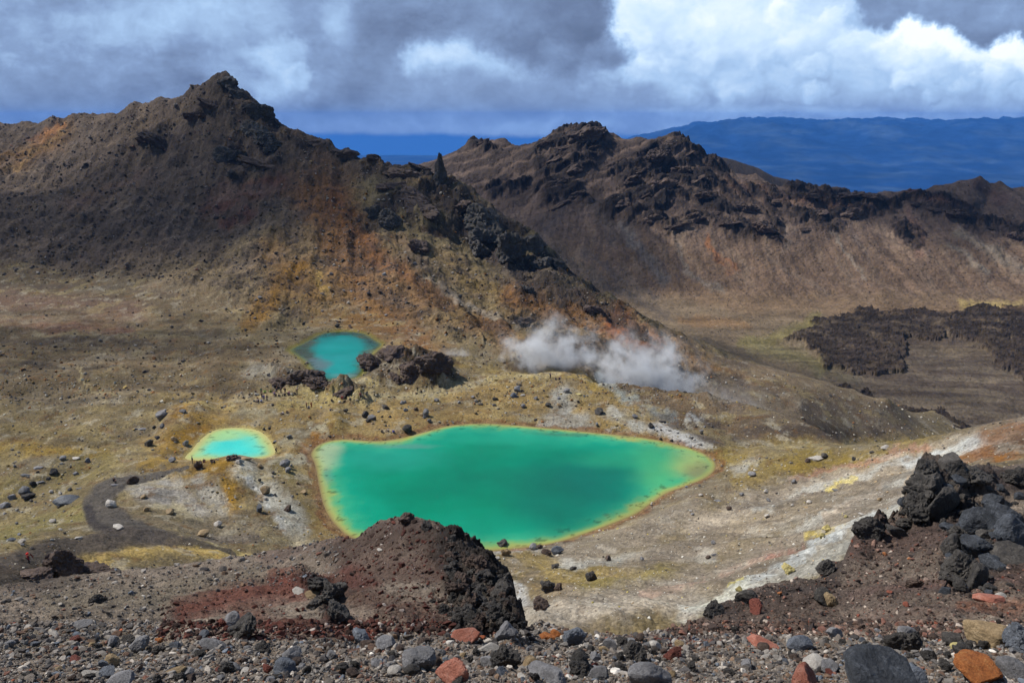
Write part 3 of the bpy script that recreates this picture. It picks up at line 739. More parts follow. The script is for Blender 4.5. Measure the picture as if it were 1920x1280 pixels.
for pts, wd, c, al in [
    ([(1180,560),(1400,570),(1700,575),(1950,575)], 26, '7d6750', .9), ([(1050,470),(1100,520),(1250,580),(1400,630)], 20, '6f5f50', .7), ([(1200,560),(1330,600),(1420,640)], 24, '7d6d58', .8), ([(1280,600),(1400,610)], 9, '8a6a48', .6),
    ([(1000,450),(1150,540),(1250,590)], 12, '5d5349', .7), ([(1170,420),(1210,480),(1250,520)], 10, '74706c', .6), ([(1270,460),(1290,510),(1350,550)], 6, '807a70', .5), ([(1330,450),(1370,510)], 8, '8a5c3c', .8), ([(1345,470),(1385,505)], 4, '96603c', .6),
    ([(1560,430),(1575,470),(1620,520)], 4, '8b8072', .7), ([(1440,480),(1500,520),(1560,550)], 5, '7f6e5e', .5), ([(1700,400),(1730,440),(1720,480)], 9, '7f5f4f', .5), ([(1800,440),(1860,470),(1930,510)], 10, '857b6c', .7), ([(1780,460),(1850,510)], 7, '8a8172', .6),
    ([(1700,360),(1760,380),(1790,390)], 12, '5c3a30', .7), ([(1830,345),(1880,380)], 14, '54403a', .7), ([(1080,300),(1040,400),(1000,470)], 16, '4f4a4c', .5), ([(1120,380),(1150,440)], 20, '58504a', .6), ([(1370,350),(1500,380),(1640,400)], 14, '6f4c38', .5),
    ([(1480,385),(1540,400)], 10, '7c6656', .6), ([(1570,375),(1660,380)], 9, '716860', .6), ([(1350,310),(1500,350),(1640,362)], 5, '5d4d40', .7), ([(1160,262),(1250,256)], 6, '6b5844', .7), ([(1050,345),(1090,350)], 6, '7d7058', .6),
    ([(1090,470),(1160,520),(1230,550)], 8, '5a5552', .5), ([(1600,440),(1640,500)], 4, '85766a', .5), ([(1480,430),(1470,470)], 5, '8a7c6e', .4),
    # moss strip, tan fans
    ([(1390,640),(1450,635),(1530,600)], 11, '7d7446', .7), ([(1420,650),(1500,670),(1540,690)], 17, '77704a', .7), ([(1560,690),(1610,720)], 12, '6d6550', .7), ([(1800,570),(1920,568)], 7, 'a8935e', .8), ([(1880,590),(1800,585)], 3, 'a8a090', .6),
    ([(1500,780),(1700,800),(1800,800)], 20, '5f5648', .6), ([(1700,640),(1760,680)], 18, '5c5145', .7)]:
    S.paint(S.mask_line(pts, wd, 0.9), L(c), al)
# lava flows, dark and rough
lav = np.maximum.reduce([S.mask_poly(p, 22) for p in [
    [(1470,636),(1540,600),(1610,580),(1700,574),(1780,588),(1830,576),(1940,572),(2100,585),(2100,650),(1900,648),(1780,632),(1700,640),(1700,700),(1600,706),(1545,690),(1530,655)],
    [(1840,650),(1920,640),(2100,640),(2100,760),(1960,740),(1880,690)], [(1470,735),(1560,728),(1640,745),(1720,762),(1790,795),(1840,812),(1700,812),(1600,775),(1500,760)],
    [(1380,800),(1440,785),(1500,800),(1560,812),(1480,826),(1400,822)]]])
lavn = fbm(X / 16, Y / 16, 5, 171, .6)
lav = sst(lav + .55 * fbm(X / 30, Y / 14, 5, 172, .65), .42, .62) * (lav > .02)
S.paint(np.clip(lav * (1.0 + .8 * lavn), 0, 1), L('2b2421'), .95)
S.paint(flo * (1 - lav) * sst(py, 640, 680) * sst(px, 1560, 1640), L('655a4c'), .8)
S.paint(flo * sst(px, 1540, 1620) * sst(py, 618, 640) * sst(py, 800, 740) * sst(fbm(X / 70, Y / 18, 5, 179, .62), -.25, .3), L('4b4038'), .7)
TC.z += lav * (1.6 + 1.6 * fbm(X / 14, Y / 6, 5, 173, .6, True) + 1.3 * fbm(X / 4, Y / 4, 3, 174, .6)); TC.fix()
S.paint(lav * sst(fbm(X / 50, Y / 9, 5, 175, .62), .2, .5), L('5a4e44'), .5)
S.paint(flo * sst(py, 600, 660) * sst(px, 1350, 1500) * sst(fbm(X / 80, Y / 9, 5, 177, .62), .1, .4), L('463b34'), .5)
crag = np.clip(cl * (0.3 + 1.3 * sst(rid, .8, .2)), 0, 1)
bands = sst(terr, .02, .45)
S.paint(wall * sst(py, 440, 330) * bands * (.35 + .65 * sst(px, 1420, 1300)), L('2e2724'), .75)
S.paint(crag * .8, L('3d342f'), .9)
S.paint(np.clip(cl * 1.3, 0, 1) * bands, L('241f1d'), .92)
S.paint(np.clip(cl * 1.2, 0, 1) * sst(terr, -.2, -.55), L('75624f'), .5)
wx = X + 9 * fbm(X / 40, Y / 40, 4, 535)
fan = sst(fbm(wx / 16, Y / 150, 5, 531, .62), .02, .45) * sst(py, 400, 450) * sst(py, 600, 540)
S.paint(fan * wall, L('85725f'), .5)
S.paint(sst(fbm(wx / 6, Y / 110, 4, 533, .6), .1, .45) * wall * sst(py, 380, 430), L('4f443b'), .35)
S.col *= (1 + .30 * np.clip(fbm(X / 40, Y / 40, 5, 181, .62), -1, 1)[..., None])
S.col *= (1 + (wall * .30 * fbm(X / 12, Y / 170, 5, 183, .6))[..., None])
S.col *= (1 + (flo * .35 * fbm(X / 90, Y / 16, 4, 185))[..., None])
S.col *= (1 + (wall * topf * .35 * (terr + .1))[..., None])
zC = (flo > .5).astype(int)
S.build(zC, ['crater_wall_hill', 'valley_floor'], [M_far, M_far])

# dark shoulder of a hill beyond the crater wall
def hill_strip(name, prof, Y0, depth, drop, mat, colr, amp, wl, seed):
    P = np.array(prof, float); n = 420; m = 60
    xs = np.linspace(P[0, 0], P[-1, 0], n); ys = np.interp(xs, P[:, 0], P[:, 1])
    a, e = ae(xs, ys); f = np.linspace(-1, 1, m)[:, None]
    Yv = Y0 + f * depth + 0 * a[None]; z0 = e * Y0
    z = z0[None] - drop * np.abs(f) ** 1.3 * (1 + 0 * a[None])
    Xv = a[None] * Y0 * (1 + 0 * f); z = z + amp * fbm(Xv / wl, Yv / wl, 6, seed, .55)
    V = np.stack([Xv, Yv, z], -1).reshape(-1, 3); idx = np.arange(n * m).reshape(m, n)
    F = np.stack([idx[:-1, :-1], idx[:-1, 1:], idx[1:, 1:], idx[1:, :-1]], -1).reshape(-1, 4)
    c = np.array(colr, np.float32)[None] * (1 + .4 * np.clip(fbm(V[:, 0] / wl / .6, V[:, 1] / wl / .6, 4, seed + 3), -1, 1))[:, None]
    o = link(name, mesh_np(name, V, F, [mat], c)); o['kind'] = 'structure'; return o
hill_strip('hill', [(1150,300),(1240,275),(1310,284),(1360,297),(1420,315),(1480,338),(1560,360),(1640,380)], 1350, 260, 200, M_far, lin('3f3834', .8), 5, 60, 201)

# ------------------------------------------------------------------ the far forested plain and ranges, kilometres off
m, t = new_mat('haze blue far forest'); M_forest = m
P = t.node('ShaderNodeTexCoord', out='Object')
c = t.node('ShaderNodeAttribute', out='Color', attribute_name='col')
k = t.mr(t.noise(P, 0.003, 8, .66), .3, .7, .6, 1.4, 'LINEAR')
k2 = t.mr(t.noise(P, 0.0006, 4, .6), .35, .65, .75, 1.25, 'LINEAR')
principled(t, Base_Color=t.mix(1.0, c, t.cxyz(t.m('MULTIPLY', k, k2), t.m('MULTIPLY', k, k2), t.m('MULTIPLY', k, k2)), blend='MULTIPLY'), Roughness=1.0, Specular_IOR_Level=0.0)
PLZ = -900.0
na, nr = 800, 420
aa = np.linspace(-.95, .95, na); ss = np.linspace(math.log(1700), math.log(20000), nr)
ga, gs = np.meshgrid(aa, ss); Yp = np.exp(gs); Xp = ga * Yp
zp = PLZ + 40 * fbm(Xp / 1500, Yp / 1500, 5, 211) * sst(Yp, 5000, 8000)
hr = sst(ga, .04, .26)
zp = zp + hr * sst(Yp, 9500, 14500) * (235 + 120 * fbm(Xp / 2600, Yp / 2600, 6, 221, .5, True))
zp = zp + hr * sst(Yp, 12500, 17800) * (400 + 230 * fbm(Xp / 2400 + 9, Yp / 2400, 6, 231, .55, True))
zp = zp + hr * sst(Yp, 9500, 13000) * 30 * fbm(Xp / 900, Yp / 900, 5, 237, .6, True)
zp = np.where(zp > 0, 115 * np.tanh(zp / 115), zp)
cp_ = np.empty(Yp.shape + (3,), np.float32); cp_[:] = lin('1c3860', .8)  # distance haze put into the forest colour as extra blue
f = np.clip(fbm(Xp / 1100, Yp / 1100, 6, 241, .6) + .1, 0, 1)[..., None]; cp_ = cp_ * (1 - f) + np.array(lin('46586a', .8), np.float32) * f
V = np.stack([Xp, Yp, zp], -1).reshape(-1, 3); idx = np.arange(na * nr).reshape(nr, na)
F = np.stack([idx[:-1, :-1], idx[:-1, 1:], idx[1:, 1:], idx[1:, :-1]], -1).reshape(-1, 4)
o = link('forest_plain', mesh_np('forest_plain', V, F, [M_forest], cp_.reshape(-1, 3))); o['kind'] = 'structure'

# ------------------------------------------------------------------ sheet A: the slope under the photographer
A_ = []
for x in (-300, 0, 300, 650, 960, 1250, 1550, 1900, 2250): A_ += [Z_(x, 2.4, -2.55), V_(x, 1400, 3.9), V_(x, 1280, 6.0)]
left = [(-300,1120,38),(-100,1118,40),(0,1112,42),(100,1100,46),(160,1088,50),(220,1080,50),(330,1064,50),(430,1050,50),(520,1030,48),(590,1014,45),(640,1004,42),
        (690,988,38),(712,974,36),(745,971,35),(782,973,34),(800,990,33),(830,1004,32),(850,1022,31),(905,1042,29),(935,1075,27),(962,1085,25),(955,1110,23),(978,1150,20),(985,1172,17)]
A_ += line(left) + behind(left, 5, 4.5, 8) + behind(left, 14, 15, 12) + behind(left, 30, 34, 16)
rt = [(1010,1172,12.5),(1060,1180,12),(1140,1178,12.5),(1200,1176,13.5),(1260,1164,15),(1330,1140,17),(1390,1122,19),(1460,1106,20.5),(1548,1082,22),(1556,1048,23),(1600,1008,25),(1618,985,26),(1660,978,26),(1690,950,27),
      (1712,905,28),(1722,876,29),(1760,872,30),(1830,872,31),(1920,868,32),(2060,860,33),(2300,850,34)]
A_ += line(rt) + behind(rt, 3, 4, 8) + behind(rt, 10, 13, 12) + behind(rt, 26, 26, 16)
A_ += [*[Z_(x, 74, -62) for x in (-300,0,300,600,900,1200,1500,1900,2300)],
       V_(0,1230,9.5), V_(300,1235,9.3), V_(650,1235,9), V_(900,1235,8.6), V_(1200,1235,8.6), V_(1500,1235,9), V_(1900,1225,9.5),
       V_(0,1180,16), V_(250,1190,14.5), V_(450,1200,12.6), V_(600,1205,11.4), V_(0,1140,26), V_(200,1140,25), V_(300,1130,28), V_(420,1085,38), V_(330,1100,36), V_(520,1060,42),
       V_(700,1190,10.8), V_(800,1192,10.8), V_(900,1190,11.2), V_(980,1185,11.6),
       # hollow of red earth behind the near crest, then the knoll
       Z_(640,14,-11.3), Z_(760,14,-12.2), Z_(880,14.5,-12.8), Z_(960,14,-12.6), V_(400,1150,22), V_(500,1140,23), V_(560,1175,16.5), V_(620,1150,20), V_(620,1100,29), V_(560,1075,37),
       V_(760,1175,17.5), V_(840,1170,18), V_(920,1165,18), V_(660,1120,23), V_(700,1080,26), V_(760,1120,22), V_(800,1060,26), V_(860,1100,22.5), V_(640,1040,38), V_(720,1020,33), V_(660,1170,17.5),
       # right side
       V_(1100,1195,11), V_(1300,1190,11.8), V_(1500,1180,12.5), V_(1700,1165,13.5), V_(1900,1150,14.5), V_(1400,1145,16), V_(1560,1125,18.5), V_(1700,1080,20), V_(1850,1060,20), V_(1950,1050,20),
       V_(1640,1050,23.2), V_(1700,1000,25), V_(1800,960,26), V_(1900,940,27.5), V_(2050,940,27), V_(2150,1100,17)]
TA = Sheet(A_, -0.98, 0.98, 2.4, 74, 1500, 900)
TA.wobble(10, 45, 250)
X, Y, px, py = TA.Xw, TA.Y, TA.px, TA.py
ck = np.zeros_like(X)
for pts, wd in [([(845,1030),(880,1060),(930,1090),(960,1130),(950,1165)], 42), ([(860,1110),(880,1160)], 34), ([(570,1090),(620,1130),(630,1170)], 22), 
                ([(1720,890),(1760,900),(1840,905)], 26), ([(1720,940),(1780,960),(1900,1000)], 34), ([(1780,1060),(1800,1100)], 22), ([(1700,980),(1650,985)], 12)]:
    ck = np.maximum(ck, TA.mask_line(pts, wd, 0.9))
n1 = fbm(X / 7, Y / 7, 4, 261); n2 = fbm(X / 1.8, Y / 1.8, 5, 271, .58); n3 = fbm(X / .42, Y / .42, 4, 281, .6); n4 = fbm(X / .13, Y / .13, 3, 291, .6)
rid = fbm(X / 3.2, Y / 3.2, 5, 301, .58, True)
fade = sst(Y, 5, 16)
TA.z = TA.z + n1 * .6 * fade + n2 * .26 * (.35 + .65 * fade) + n3 * .07 + n4 * .02 * (Y < 30) + ck * (.7 * (rid - .3) + .55 * np.abs(n2) + .2 * n3)
TA.fix()
S = TA; KA = .88
def L(h, k=1.0): return lin(h, KA * k)
S.col = np.empty(X.shape + (3,), np.float32); S.col[:] = L('75695c')
for pts, wd, c, al in [
    ([(0,1080),(60,1090),(130,1075)], 30, '3f3732', .8), ([(100,1130),(300,1120),(500,1090)], 30, '655d4e', .6), ([(50,1200),(300,1220)], 36, '6b6352', .5), ([(500,1040),(620,1015),(690,1000)], 22, '5a4c44', .8),
    ([(340,1140),(440,1120),(560,1105),(620,1100)], 26, '56291f', .8), ([(520,1085),(600,1090)], 16, '5c2d22', .8), ([(450,1160),(560,1180),(700,1195)], 22, '52342a', .9), ([(620,1180),(700,1190)], 14, '5c2a20', .7),
    ([(640,1040),(760,1000),(840,1050)], 40, '43362f', .9), ([(660,1090),(740,1060),(830,1090)], 34, '432f29', .7), ([(640,1110),(720,1150),(820,1170)], 30, '45332b', .85), ([(650,1075),(700,1100)], 18, '50251f', .5), ([(700,985),(790,1000)], 14, '4b3f39', .8),
    ([(850,1040),(900,1070),(950,1110),(960,1160)], 38, '2c2623', .95), ([(870,1110),(900,1170)], 34, '2b2622', .95), ([(880,1130),(940,1100)], 14, '3d3a28', .5), ([(600,1110),(640,1160)], 20, '33221f', .9),
    ([(1260,1170),(1400,1140),(1560,1120),(1750,1110),(1950,1090)], 40, '4e423b', .95), ([(1600,1020),(1700,1010),(1800,1000),(1900,1040)], 60, '453833', .95), ([(1570,1060),(1560,1100)], 16, '332d2b', .8), ([(1740,890),(1920,900)], 34, '403734', .9),
    ([(1300,1190),(1500,1170),(1700,1165),(1900,1150)], 20, '594a42', .8), ([(1250,1195),(1330,1190)], 12, '5f2b24', .8), ([(1800,1150),(1920,1140)], 12, '6e4a38', .7), ([(1150,1185),(1260,1175)], 10, '5c4c48', .7), ([(1330,1142),(1420,1126),(1540,1100)], 12, '3a3330', .7),
    ([(1600,1120),(1900,1080)], 12, '66504a', .5)]:
    S.paint(S.mask_line(pts, wd, 0.9), L(c), al)
S.paint(np.clip(ck * .9, 0, 1), L('282422'), .85)
S.col *= (1 + .34 * np.clip(fbm(X / 2.5, Y / 2.5, 6, 311, .65), -1, 1)[..., None])
zA = np.zeros(X.shape, int)
S.build(zA, ['slope'], [M_near])
SHEETS = [TA, TB, TC]


def hit_any(px, py):
    for s in SHEETS:
        h = s.hit(px, py)
        if h is not None: return h, s
    return None, None

# ------------------------------------------------------------------ water
def lake(name, W, z, stops, noise_amp, patches, pts_extra=None):
    """water sheet over the whole outline; colour by depth of the mineral-laden water"""
    lo, hi = W.min(0) - 3, W.max(0) + 3; st = 0.45
    gx, gy = np.meshgrid(np.arange(lo[0], hi[0], st), np.arange(lo[1], hi[1], st)); nr, na = gx.shape
    d = -poly_sd(gx, gy, W)
    dn = d + noise_amp * (1.5 * fbm(gx / 9, gy / 9, 6, 401, .6) + .9 * fbm(gx / 30, gy / 30, 3, 403)) * sst(d, 0.0, 4)
    a = gx / gy; e = z / gy; qx, qy = pix(a, e)
    qx = qx + 14 * fbm(gx / 12, gy / 12, 4, 405); qy = qy + 8 * fbm(gx / 12 + 30, gy / 12, 4, 409)
    c = np.stack([np.interp(dn, [s[0] for s in stops], [lin(s[1], .82)[i] for s in stops]) for i in range(3)], -1)
    for (x0, y0, rx, ry, h, al) in patches:
        k = (1 - sst(np.hypot((qx - x0) / rx, (qy - y0) / ry), .3, 1.25)) * al * sst(d, 0.5, 2.5)
        c = c * (1 - k[..., None]) + np.array(lin(h, .82)) * k[..., None]
    c = c * (1 + .16 * fbm(gx / 16, gy / 16, 6, 411, .6))[..., None]
    sp = (fbm(gx / 2.2, gy / 2.2, 4, 431, .6) > .34) * sst(d, .2, 1.0) * sst(d, 6, 2.5)
    c = c * (1 - .45 * sp[..., None])
    V = np.stack([gx, gy, np.full_like(gx, z)], -1).reshape(-1, 3); idx = np.arange(nr * na).reshape(nr, na)
    F = np.stack([idx[:-1, :-1], idx[:-1, 1:], idx[1:, 1:], idx[1:, :-1]], -1).reshape(-1, 4)
    keep = (d.ravel()[F] > -0.9).any(1); F = F[keep]; used, inv = np.unique(F, return_inverse=True)
    o = link(name, mesh_np(name, V[used], inv.reshape(-1, 4), [M_water], c.reshape(-1, 3)[used])); o['kind'] = 'structure'
    return o


m, t = new_mat('mineral water'); M_water = m
P = t.node('ShaderNodeTexCoord', out='Object'); c = t.node('ShaderNodeAttribute', out='Color', attribute_name='col')
rp = t.noise(t.vm('MULTIPLY', P, (1, .6, 1)), 2.2, 4, .6)
wind = t.mr(t.noise(t.vm('MULTIPLY', P, (.6, 1.6, 1)), .05, 5, .65), .35, .62, .15, 1.0)
bp = t.node('ShaderNodeBump', {'Strength': t.m('MULTIPLY', wind, .5), 'Distance': .15, 'Height': rp})
principled(t, Base_Color=c, Roughness=t.m('MULTIPLY_ADD', wind, .16, .07), Normal=bp, IOR=1.33, Specular_IOR_Level=.24)
lake('emerald_lake', LAKES[0], LZ, [(-1, 'a08658'), (0, '7f6843'), (.5, '9a9254'), (1.2, '98a65a'), (2.2, '6aa468'), (4.0, '32a077'), (8, '0a9472'), (18, '008461'), (36, '00795b')], 2.0,
     [(1290,870,50,30,'a3b064',.85), (1315,885,30,22,'7a6e52',.6), (1230,880,60,55,'55b070',.7), (615,850,34,34,'a9b58a',.8), (600,930,16,80,'9fb884',.7), (1060,930,130,90,'026554',.75), (1130,900,90,60,'04695a',.6),
      (730,860,120,26,'259a82',.5), (1180,860,110,22,'2aa274',.5), (980,820,160,16,'1f9a78',.6), (760,836,70,6,'5a8f80',.6), (615,890,14,20,'5f8f80',.5), (1100,815,120,5,'3b7a5c',.7)])
lake('pale_lake', LAKES[1], LZ, [(-1, 'c0ae70'), (0, 'bfb271'), (1.2, 'b3bb72'), (2.4, '9cc487'), (4.5, '68cdb0'), (8, '45cfc0'), (14, '3fcdc4')], 1.0, [(420,815,50,14,'a3c67c',.8), (450,850,60,16,'3ed0c6',.6)])
lake('upper_lake', LAKES[2], LZ, [(-1, '7d7638'), (0, '6f6f36'), (1.5, '4c5a3c'), (3.5, '2c7568'), (6, '0e8a82'), (12, '0c9188'), (30, '0e8f86')], 2.4,
     [(566,662,30,20,'46462c',.9), (590,682,30,16,'5b6868',.85), (700,640,26,16,'2f4a40',.85), (690,680,14,26,'58706c',.8), (640,627,60,6,'2c4a3a',.8), (655,705,36,6,'6f8478',.6)])

# ------------------------------------------------------------------ rock shapes
def ico(sub):
    bm = bmesh.new(); bmesh.ops.create_icosphere(bm, subdivisions=sub, radius=1.0)
    V = np.array([v.co[:] for v in bm.verts]); F = np.array([[v.index for v in f.verts] for f in bm.faces]); bm.free()
    return V / np.linalg.norm(V, axis=1, keepdims=True), F
ICO = {k: ico(k) for k in (1, 2, 3, 4, 5)}


G3 = np.random.RandomState(3).randn(4096, 3).astype(np.float32); G3 /= np.linalg.norm(G3, axis=1, keepdims=True)


def pn3(P, seed):
    """3D gradient noise"""
    I = np.floor(P).astype(np.int64); f = (P - I).astype(np.float32); u = f * f * f * (f * (f * 6 - 15) + 10); out = 0
    for dx in (0, 1):
        for dy in (0, 1):
            for dz in (0, 1):
                h = PERM[(PERM[(PERM[(I[:, 0] + dx + seed * 57) & 4095] + I[:, 1] + dy) & 4095] + I[:, 2] + dz) & 4095]
                g = (G3[h] * (f - np.array([dx, dy, dz], np.float32))).sum(1)
                w = (u[:, 0] if dx else 1 - u[:, 0]) * (u[:, 1] if dy else 1 - u[:, 1]) * (u[:, 2] if dz else 1 - u[:, 2])
                out = out + w * g
    return out * 1.3


def n3d(P, seed, oc=3, gain=.5, ridge=False):
    s = 0; a = 1.0
    for k in range(oc):
        n = pn3(P + 13.7 * k, seed + k); s = s + a * ((.35 - np.abs(n)) * 1.5 if ridge else n)
        P = P * 2.07; a *= gain
    return s


def rock_geo(sub, seed, dlo=.45, dhi=.8, nc=13, pw=18, rough=.03, sq=(1, 1, 1), lumpy=0.0, nf=2.5, taper=0.0):
    """a stone: a ball cut by random planes (pw: how sharp its edges are), worn and roughened"""
    U, F = ICO[sub]; r = np.random.RandomState(seed)
    N = r.randn(nc, 3); N /= np.linalg.norm(N, axis=1, keepdims=True); D = dlo + (dhi - dlo) * r.rand(nc)
    acc_ = np.ones(len(U))
    for n, d in zip(N, D): acc_ += (np.maximum(U @ n, 0) / d) ** pw
    R_ = acc_ ** (-1.0 / pw) * 1.18
    if lumpy: R_ = R_ * (1 + lumpy * n3d(U * 1.3, seed + 5, 4, .55))
    V = U * R_[:, None]
    if rough: V = V * (1 + rough * n3d(V * nf * 1.7, seed + 9, 4 if sub > 3 else 2, .62, nf < 2.1))[:, None]
    if taper: V[:, :2] *= (1 - taper * (V[:, 2:3] + 1) / 2)
    return V * np.array(sq), F


def rotm(ax, ay, az):
    return np.array(Euler((ax, ay, az)).to_matrix())


# stone materials: one per kind of stone
def rock_mat(name, c1, c2, c3=None, scale=1.0, bump=.7, spots=0.0, rough=.85):
    m, t = new_mat(name)
    P = t.node('ShaderNodeTexCoord', out='Object'); oi = t.node('ShaderNodeObjectInfo', out='Random')
    P = t.vm('ADD', P, t.vm('MULTIPLY', t.cxyz(oi, oi, oi), (37., 91., 13.)))
    a = t.noise(P, 1.3 * scale, 6, .65); b = t.noise(P, 7.0 * scale, 6, .72); v = t.voro(P, 9 * scale)
    f = t.noise(P, 30 * scale, 3, .7)
    k = t.m('MULTIPLY_ADD', b, .6, t.m('MULTIPLY', a, .6))
    c = t.ramp(k, [(.38, lin(c1, .85)), (.62, lin(c2, .85)), (.80, lin(c3 or c2, .85))])
    g = t.mr(f, .3, .7, .7, 1.3, 'LINEAR'); g = t.m('MULTIPLY', g, t.mr(oi, 0, 1, .75, 1.2, 'LINEAR'))
    c = t.mix(1.0, c, t.cxyz(g, g, g), blend='MULTIPLY')
    if spots: c = t.mix(t.m('MULTIPLY', t.m('LESS_THAN', v, .16), spots), c, lin('cfcac0', .8))
    h = t.m('MULTIPLY_ADD', f, .3, b)
    bp = t.node('ShaderNodeBump', {'Strength': bump, 'Distance': .045, 'Height': h})
    principled(t, Base_Color=c, Roughness=rough, Normal=bp, Specular_IOR_Level=.3)
    return m
RM = {
    'black': rock_mat('black lava', '262321', '45413d', '6b655d', 1.2, .8),
    'grey': rock_mat('grey andesite', '504e4e', '7d7b7b', 'a3a0a0'),
    'blue': rock_mat('blue grey andesite', '3a3e44', '5b5f66', '81858b', .9, .6, .0, .6),
    'slate': rock_mat('slate black lava', '242528', '3c3f44', '62666c', 1.2, .7),
    'pale': rock_mat('pale stone', '8a8278', 'b5aea4', 'd3cdc0'),
    'tan': rock_mat('tan altered stone', '6f5c46', '96805f', 'b8a280'),
    'red': rock_mat('red scoria', '542d25', '7c4437', 'a06a5a', 1.2, .9),
    'pink': rock_mat('pink oxidised stone', '96523e', 'bd7a64', 'd3a390', 1.2, .9),
    'orange': rock_mat('orange oxidised stone', '7c4524', 'b06a36', 'c8935a', 1.2, .9),
    'brown': rock_mat('brown lava', '332a25', '52433a', '77665a', 1.3, .8),
    'yellow': rock_mat('sulphur crusted stone', '86784c', 'b8aa70', 'd8cd98'),
}
m, t = new_mat('loose stones'); M_stones = m
c = t.node('ShaderNodeAttribute', out='Color', attribute_name='col'); P = t.node('ShaderNodeTexCoord', out='Object')
f = t.mr(t.noise(P, 14.0, 4, .7), .3, .7, .72, 1.28, 'LINEAR')
principled(t, Base_Color=t.mix(1.0, c, t.cxyz(f, f, f), blend='MULTIPLY'), Roughness=.9, Specular_IOR_Level=.2,
           Normal=t.node('ShaderNodeBump', {'Strength': .6, 'Distance': .03, 'Height': t.noise(P, 22.0, 4, .7)}))


def tdist(h):
    """depth along the view axis of a point"""
    return h[1] * CP - h[2] * SP


def stones(name, label, pts, sub, seed, mat=None, flat=(.55, .95), sink=.25, spread=.0):
    """many small stones as ONE sheet of rubble: pts = (x, y, z, radius, colour)"""
    r = np.random.RandomState(seed); n = len(pts); var = [rock_geo(sub, seed * 10 + k, .36, .72, 9, 40, .04) for k in range(12)]
    U, F = ICO[sub]; nv, nf = len(U), len(F)
    V = np.empty((n, nv, 3), np.float32); C = np.empty((n, nv, 3), np.float32)
    for i, (x, y, z, s, c) in enumerate(pts):
        g = var[r.randint(12)][0] * np.array([r.uniform(.7, 1.5), r.uniform(.7, 1.1), r.uniform(*flat)])
        M = rotm(r.uniform(-.5, .5), r.uniform(-.5, .5), r.uniform(0, 6.3))
        V[i] = (g @ M.T) * s + (x, y, z + s * (.5 - sink)); C[i] = c
    Fa = (F[None] + (np.arange(n) * nv)[:, None, None]).reshape(-1, 3)
    o = link(name, mesh_np(name, V.reshape(-1, 3), Fa, [mat or M_stones], C.reshape(-1, 3), smooth=False))
    return tag(o, label, name.replace('_', ' '), kind='stuff')


def powr(r, lo, hi, p, n):
    u = r.rand(n); q = 1 - p; return (lo ** q + u * (hi ** q - lo ** q)) ** (1 / q)


def pick(r, table):
    w = np.array([x[0] for x in table], float); k = r.choice(len(table), p=w / w.sum()); return table[k][1]


def scatter(sheet, n, region, szr, p, palette, seed, cap=1e9, dens=None, tint=.25):
    """random stones; sizes follow a power law in metres once seen at that distance"""
    r = np.random.RandomState(seed); out = []
    x0, y0, x1, y1 = region; sz = powr(r, szr[0], szr[1], p, n)
    for i in range(n):
        px, py = r.uniform(x0, x1), r.uniform(y0, y1)
        if dens is not None and r.rand() > dens(px, py): continue
        h = sheet.hit(px, py)
        if h is None: continue
        if any(h is not None and poly_in(h[0], h[1], k) for k in range(3)) and sheet is TB: continue
        s = min(sz[i] * tdist(h) / FPX / 2, cap)
        c = np.array(lin(pick(r, palette(px, py) if callable(palette) else palette), .85)) * r.uniform(1 - tint, 1 + tint)
        out.append((*h, s, c))
    return out


LSMALL = [P[::3] for P in LAKES]
def poly_in(x, y, k):
    P = LSMALL[k]
    if x < P[:, 0].min() or x > P[:, 0].max() or y < P[:, 1].min() or y > P[:, 1].max(): return False
    a, b = P, np.roll(P, -1, 0)
    c = (a[:, 1] > y) != (b[:, 1] > y)
    xi = (b[:, 0] - a[:, 0]) * (y - a[:, 1]) / (b[:, 1] - a[:, 1] + 1e-30) + a[:, 0]
    return bool(((c & (x < xi)).sum()) % 2)


# ---- rubble of the near slope
NEARP = [(26, '6a625a'), (16, '4c4846'), (14, '807a73'), (10, '8d867e'), (7, '6b5547'), (6, '78624f'), (6, 'a0978c'), (3, '656b73'), (1.6, '7f5a4c'), (2.2, 'b5aca0'), (.4, '98583c'), (.7, 'd8d0c4')]
REDP = [(24, '594a41'), (18, '463b36'), (14, '675246'), (6, '745246'), (8, '37302d'), (7, '866a5c'), (5, '9a8578'), (2.5, '7f4a3a'), (3, 'b8a898'), (.6, '98623c')]
GULP = [(20, '4d2d25'), (12, '3d2e28'), (5, '63392f'), (6, '5c4a42'), (2, '8d8078'), (1, 'a89c92')]
BLKP = [(20, '2a2624'), (12, '3a3532'), (5, '4d4640'), (2, '5e5448')]
def palA(px, py):
    if 300 < px < 700 and 1085 < py < 1200 and py > 1120 - (px - 330) * .12: return GULP
    if 640 < px < 850 and py < 1190: return GULP
    if px >= 830 and px < 1000 and py < 1185: return BLKP
    if px > 1240 and py < 1185 + (px - 1240) * .03: return REDP if py > 1000 or px < 1700 else BLKP
    return NEARP
dl = lambda px, py: .35 if (330 < px < 700 and 1100 < py < 1195) else 1.0
p1 = scatter(TA, 19000, (-20, 1165, 1940, 1282), (3.2, 17), 2.5, palA, 1, .5)
p2 = scatter(TA, 17000, (-20, 960, 1940, 1185), (2.0, 12), 2.6, palA, 2, .6, dl)
BIGS = lambda q: q[3] * FPX * 2 / tdist(q) > 8.0
stones('rubble', 'loose grey and brown rubble covering the near slope at the photographer\'s feet', [q for q in p1 if not BIGS(q)], 2, 11)
stones('coarse_rubble', 'coarser angular stones among the rubble of the near slope', [q for q in p1 + p2 if BIGS(q)], 3, 17)
stones('scree', 'finer dark and rust scree over the slope, the red hollow and the knoll behind the near rubble', [q for q in p2 if not BIGS(q)], 2, 12)

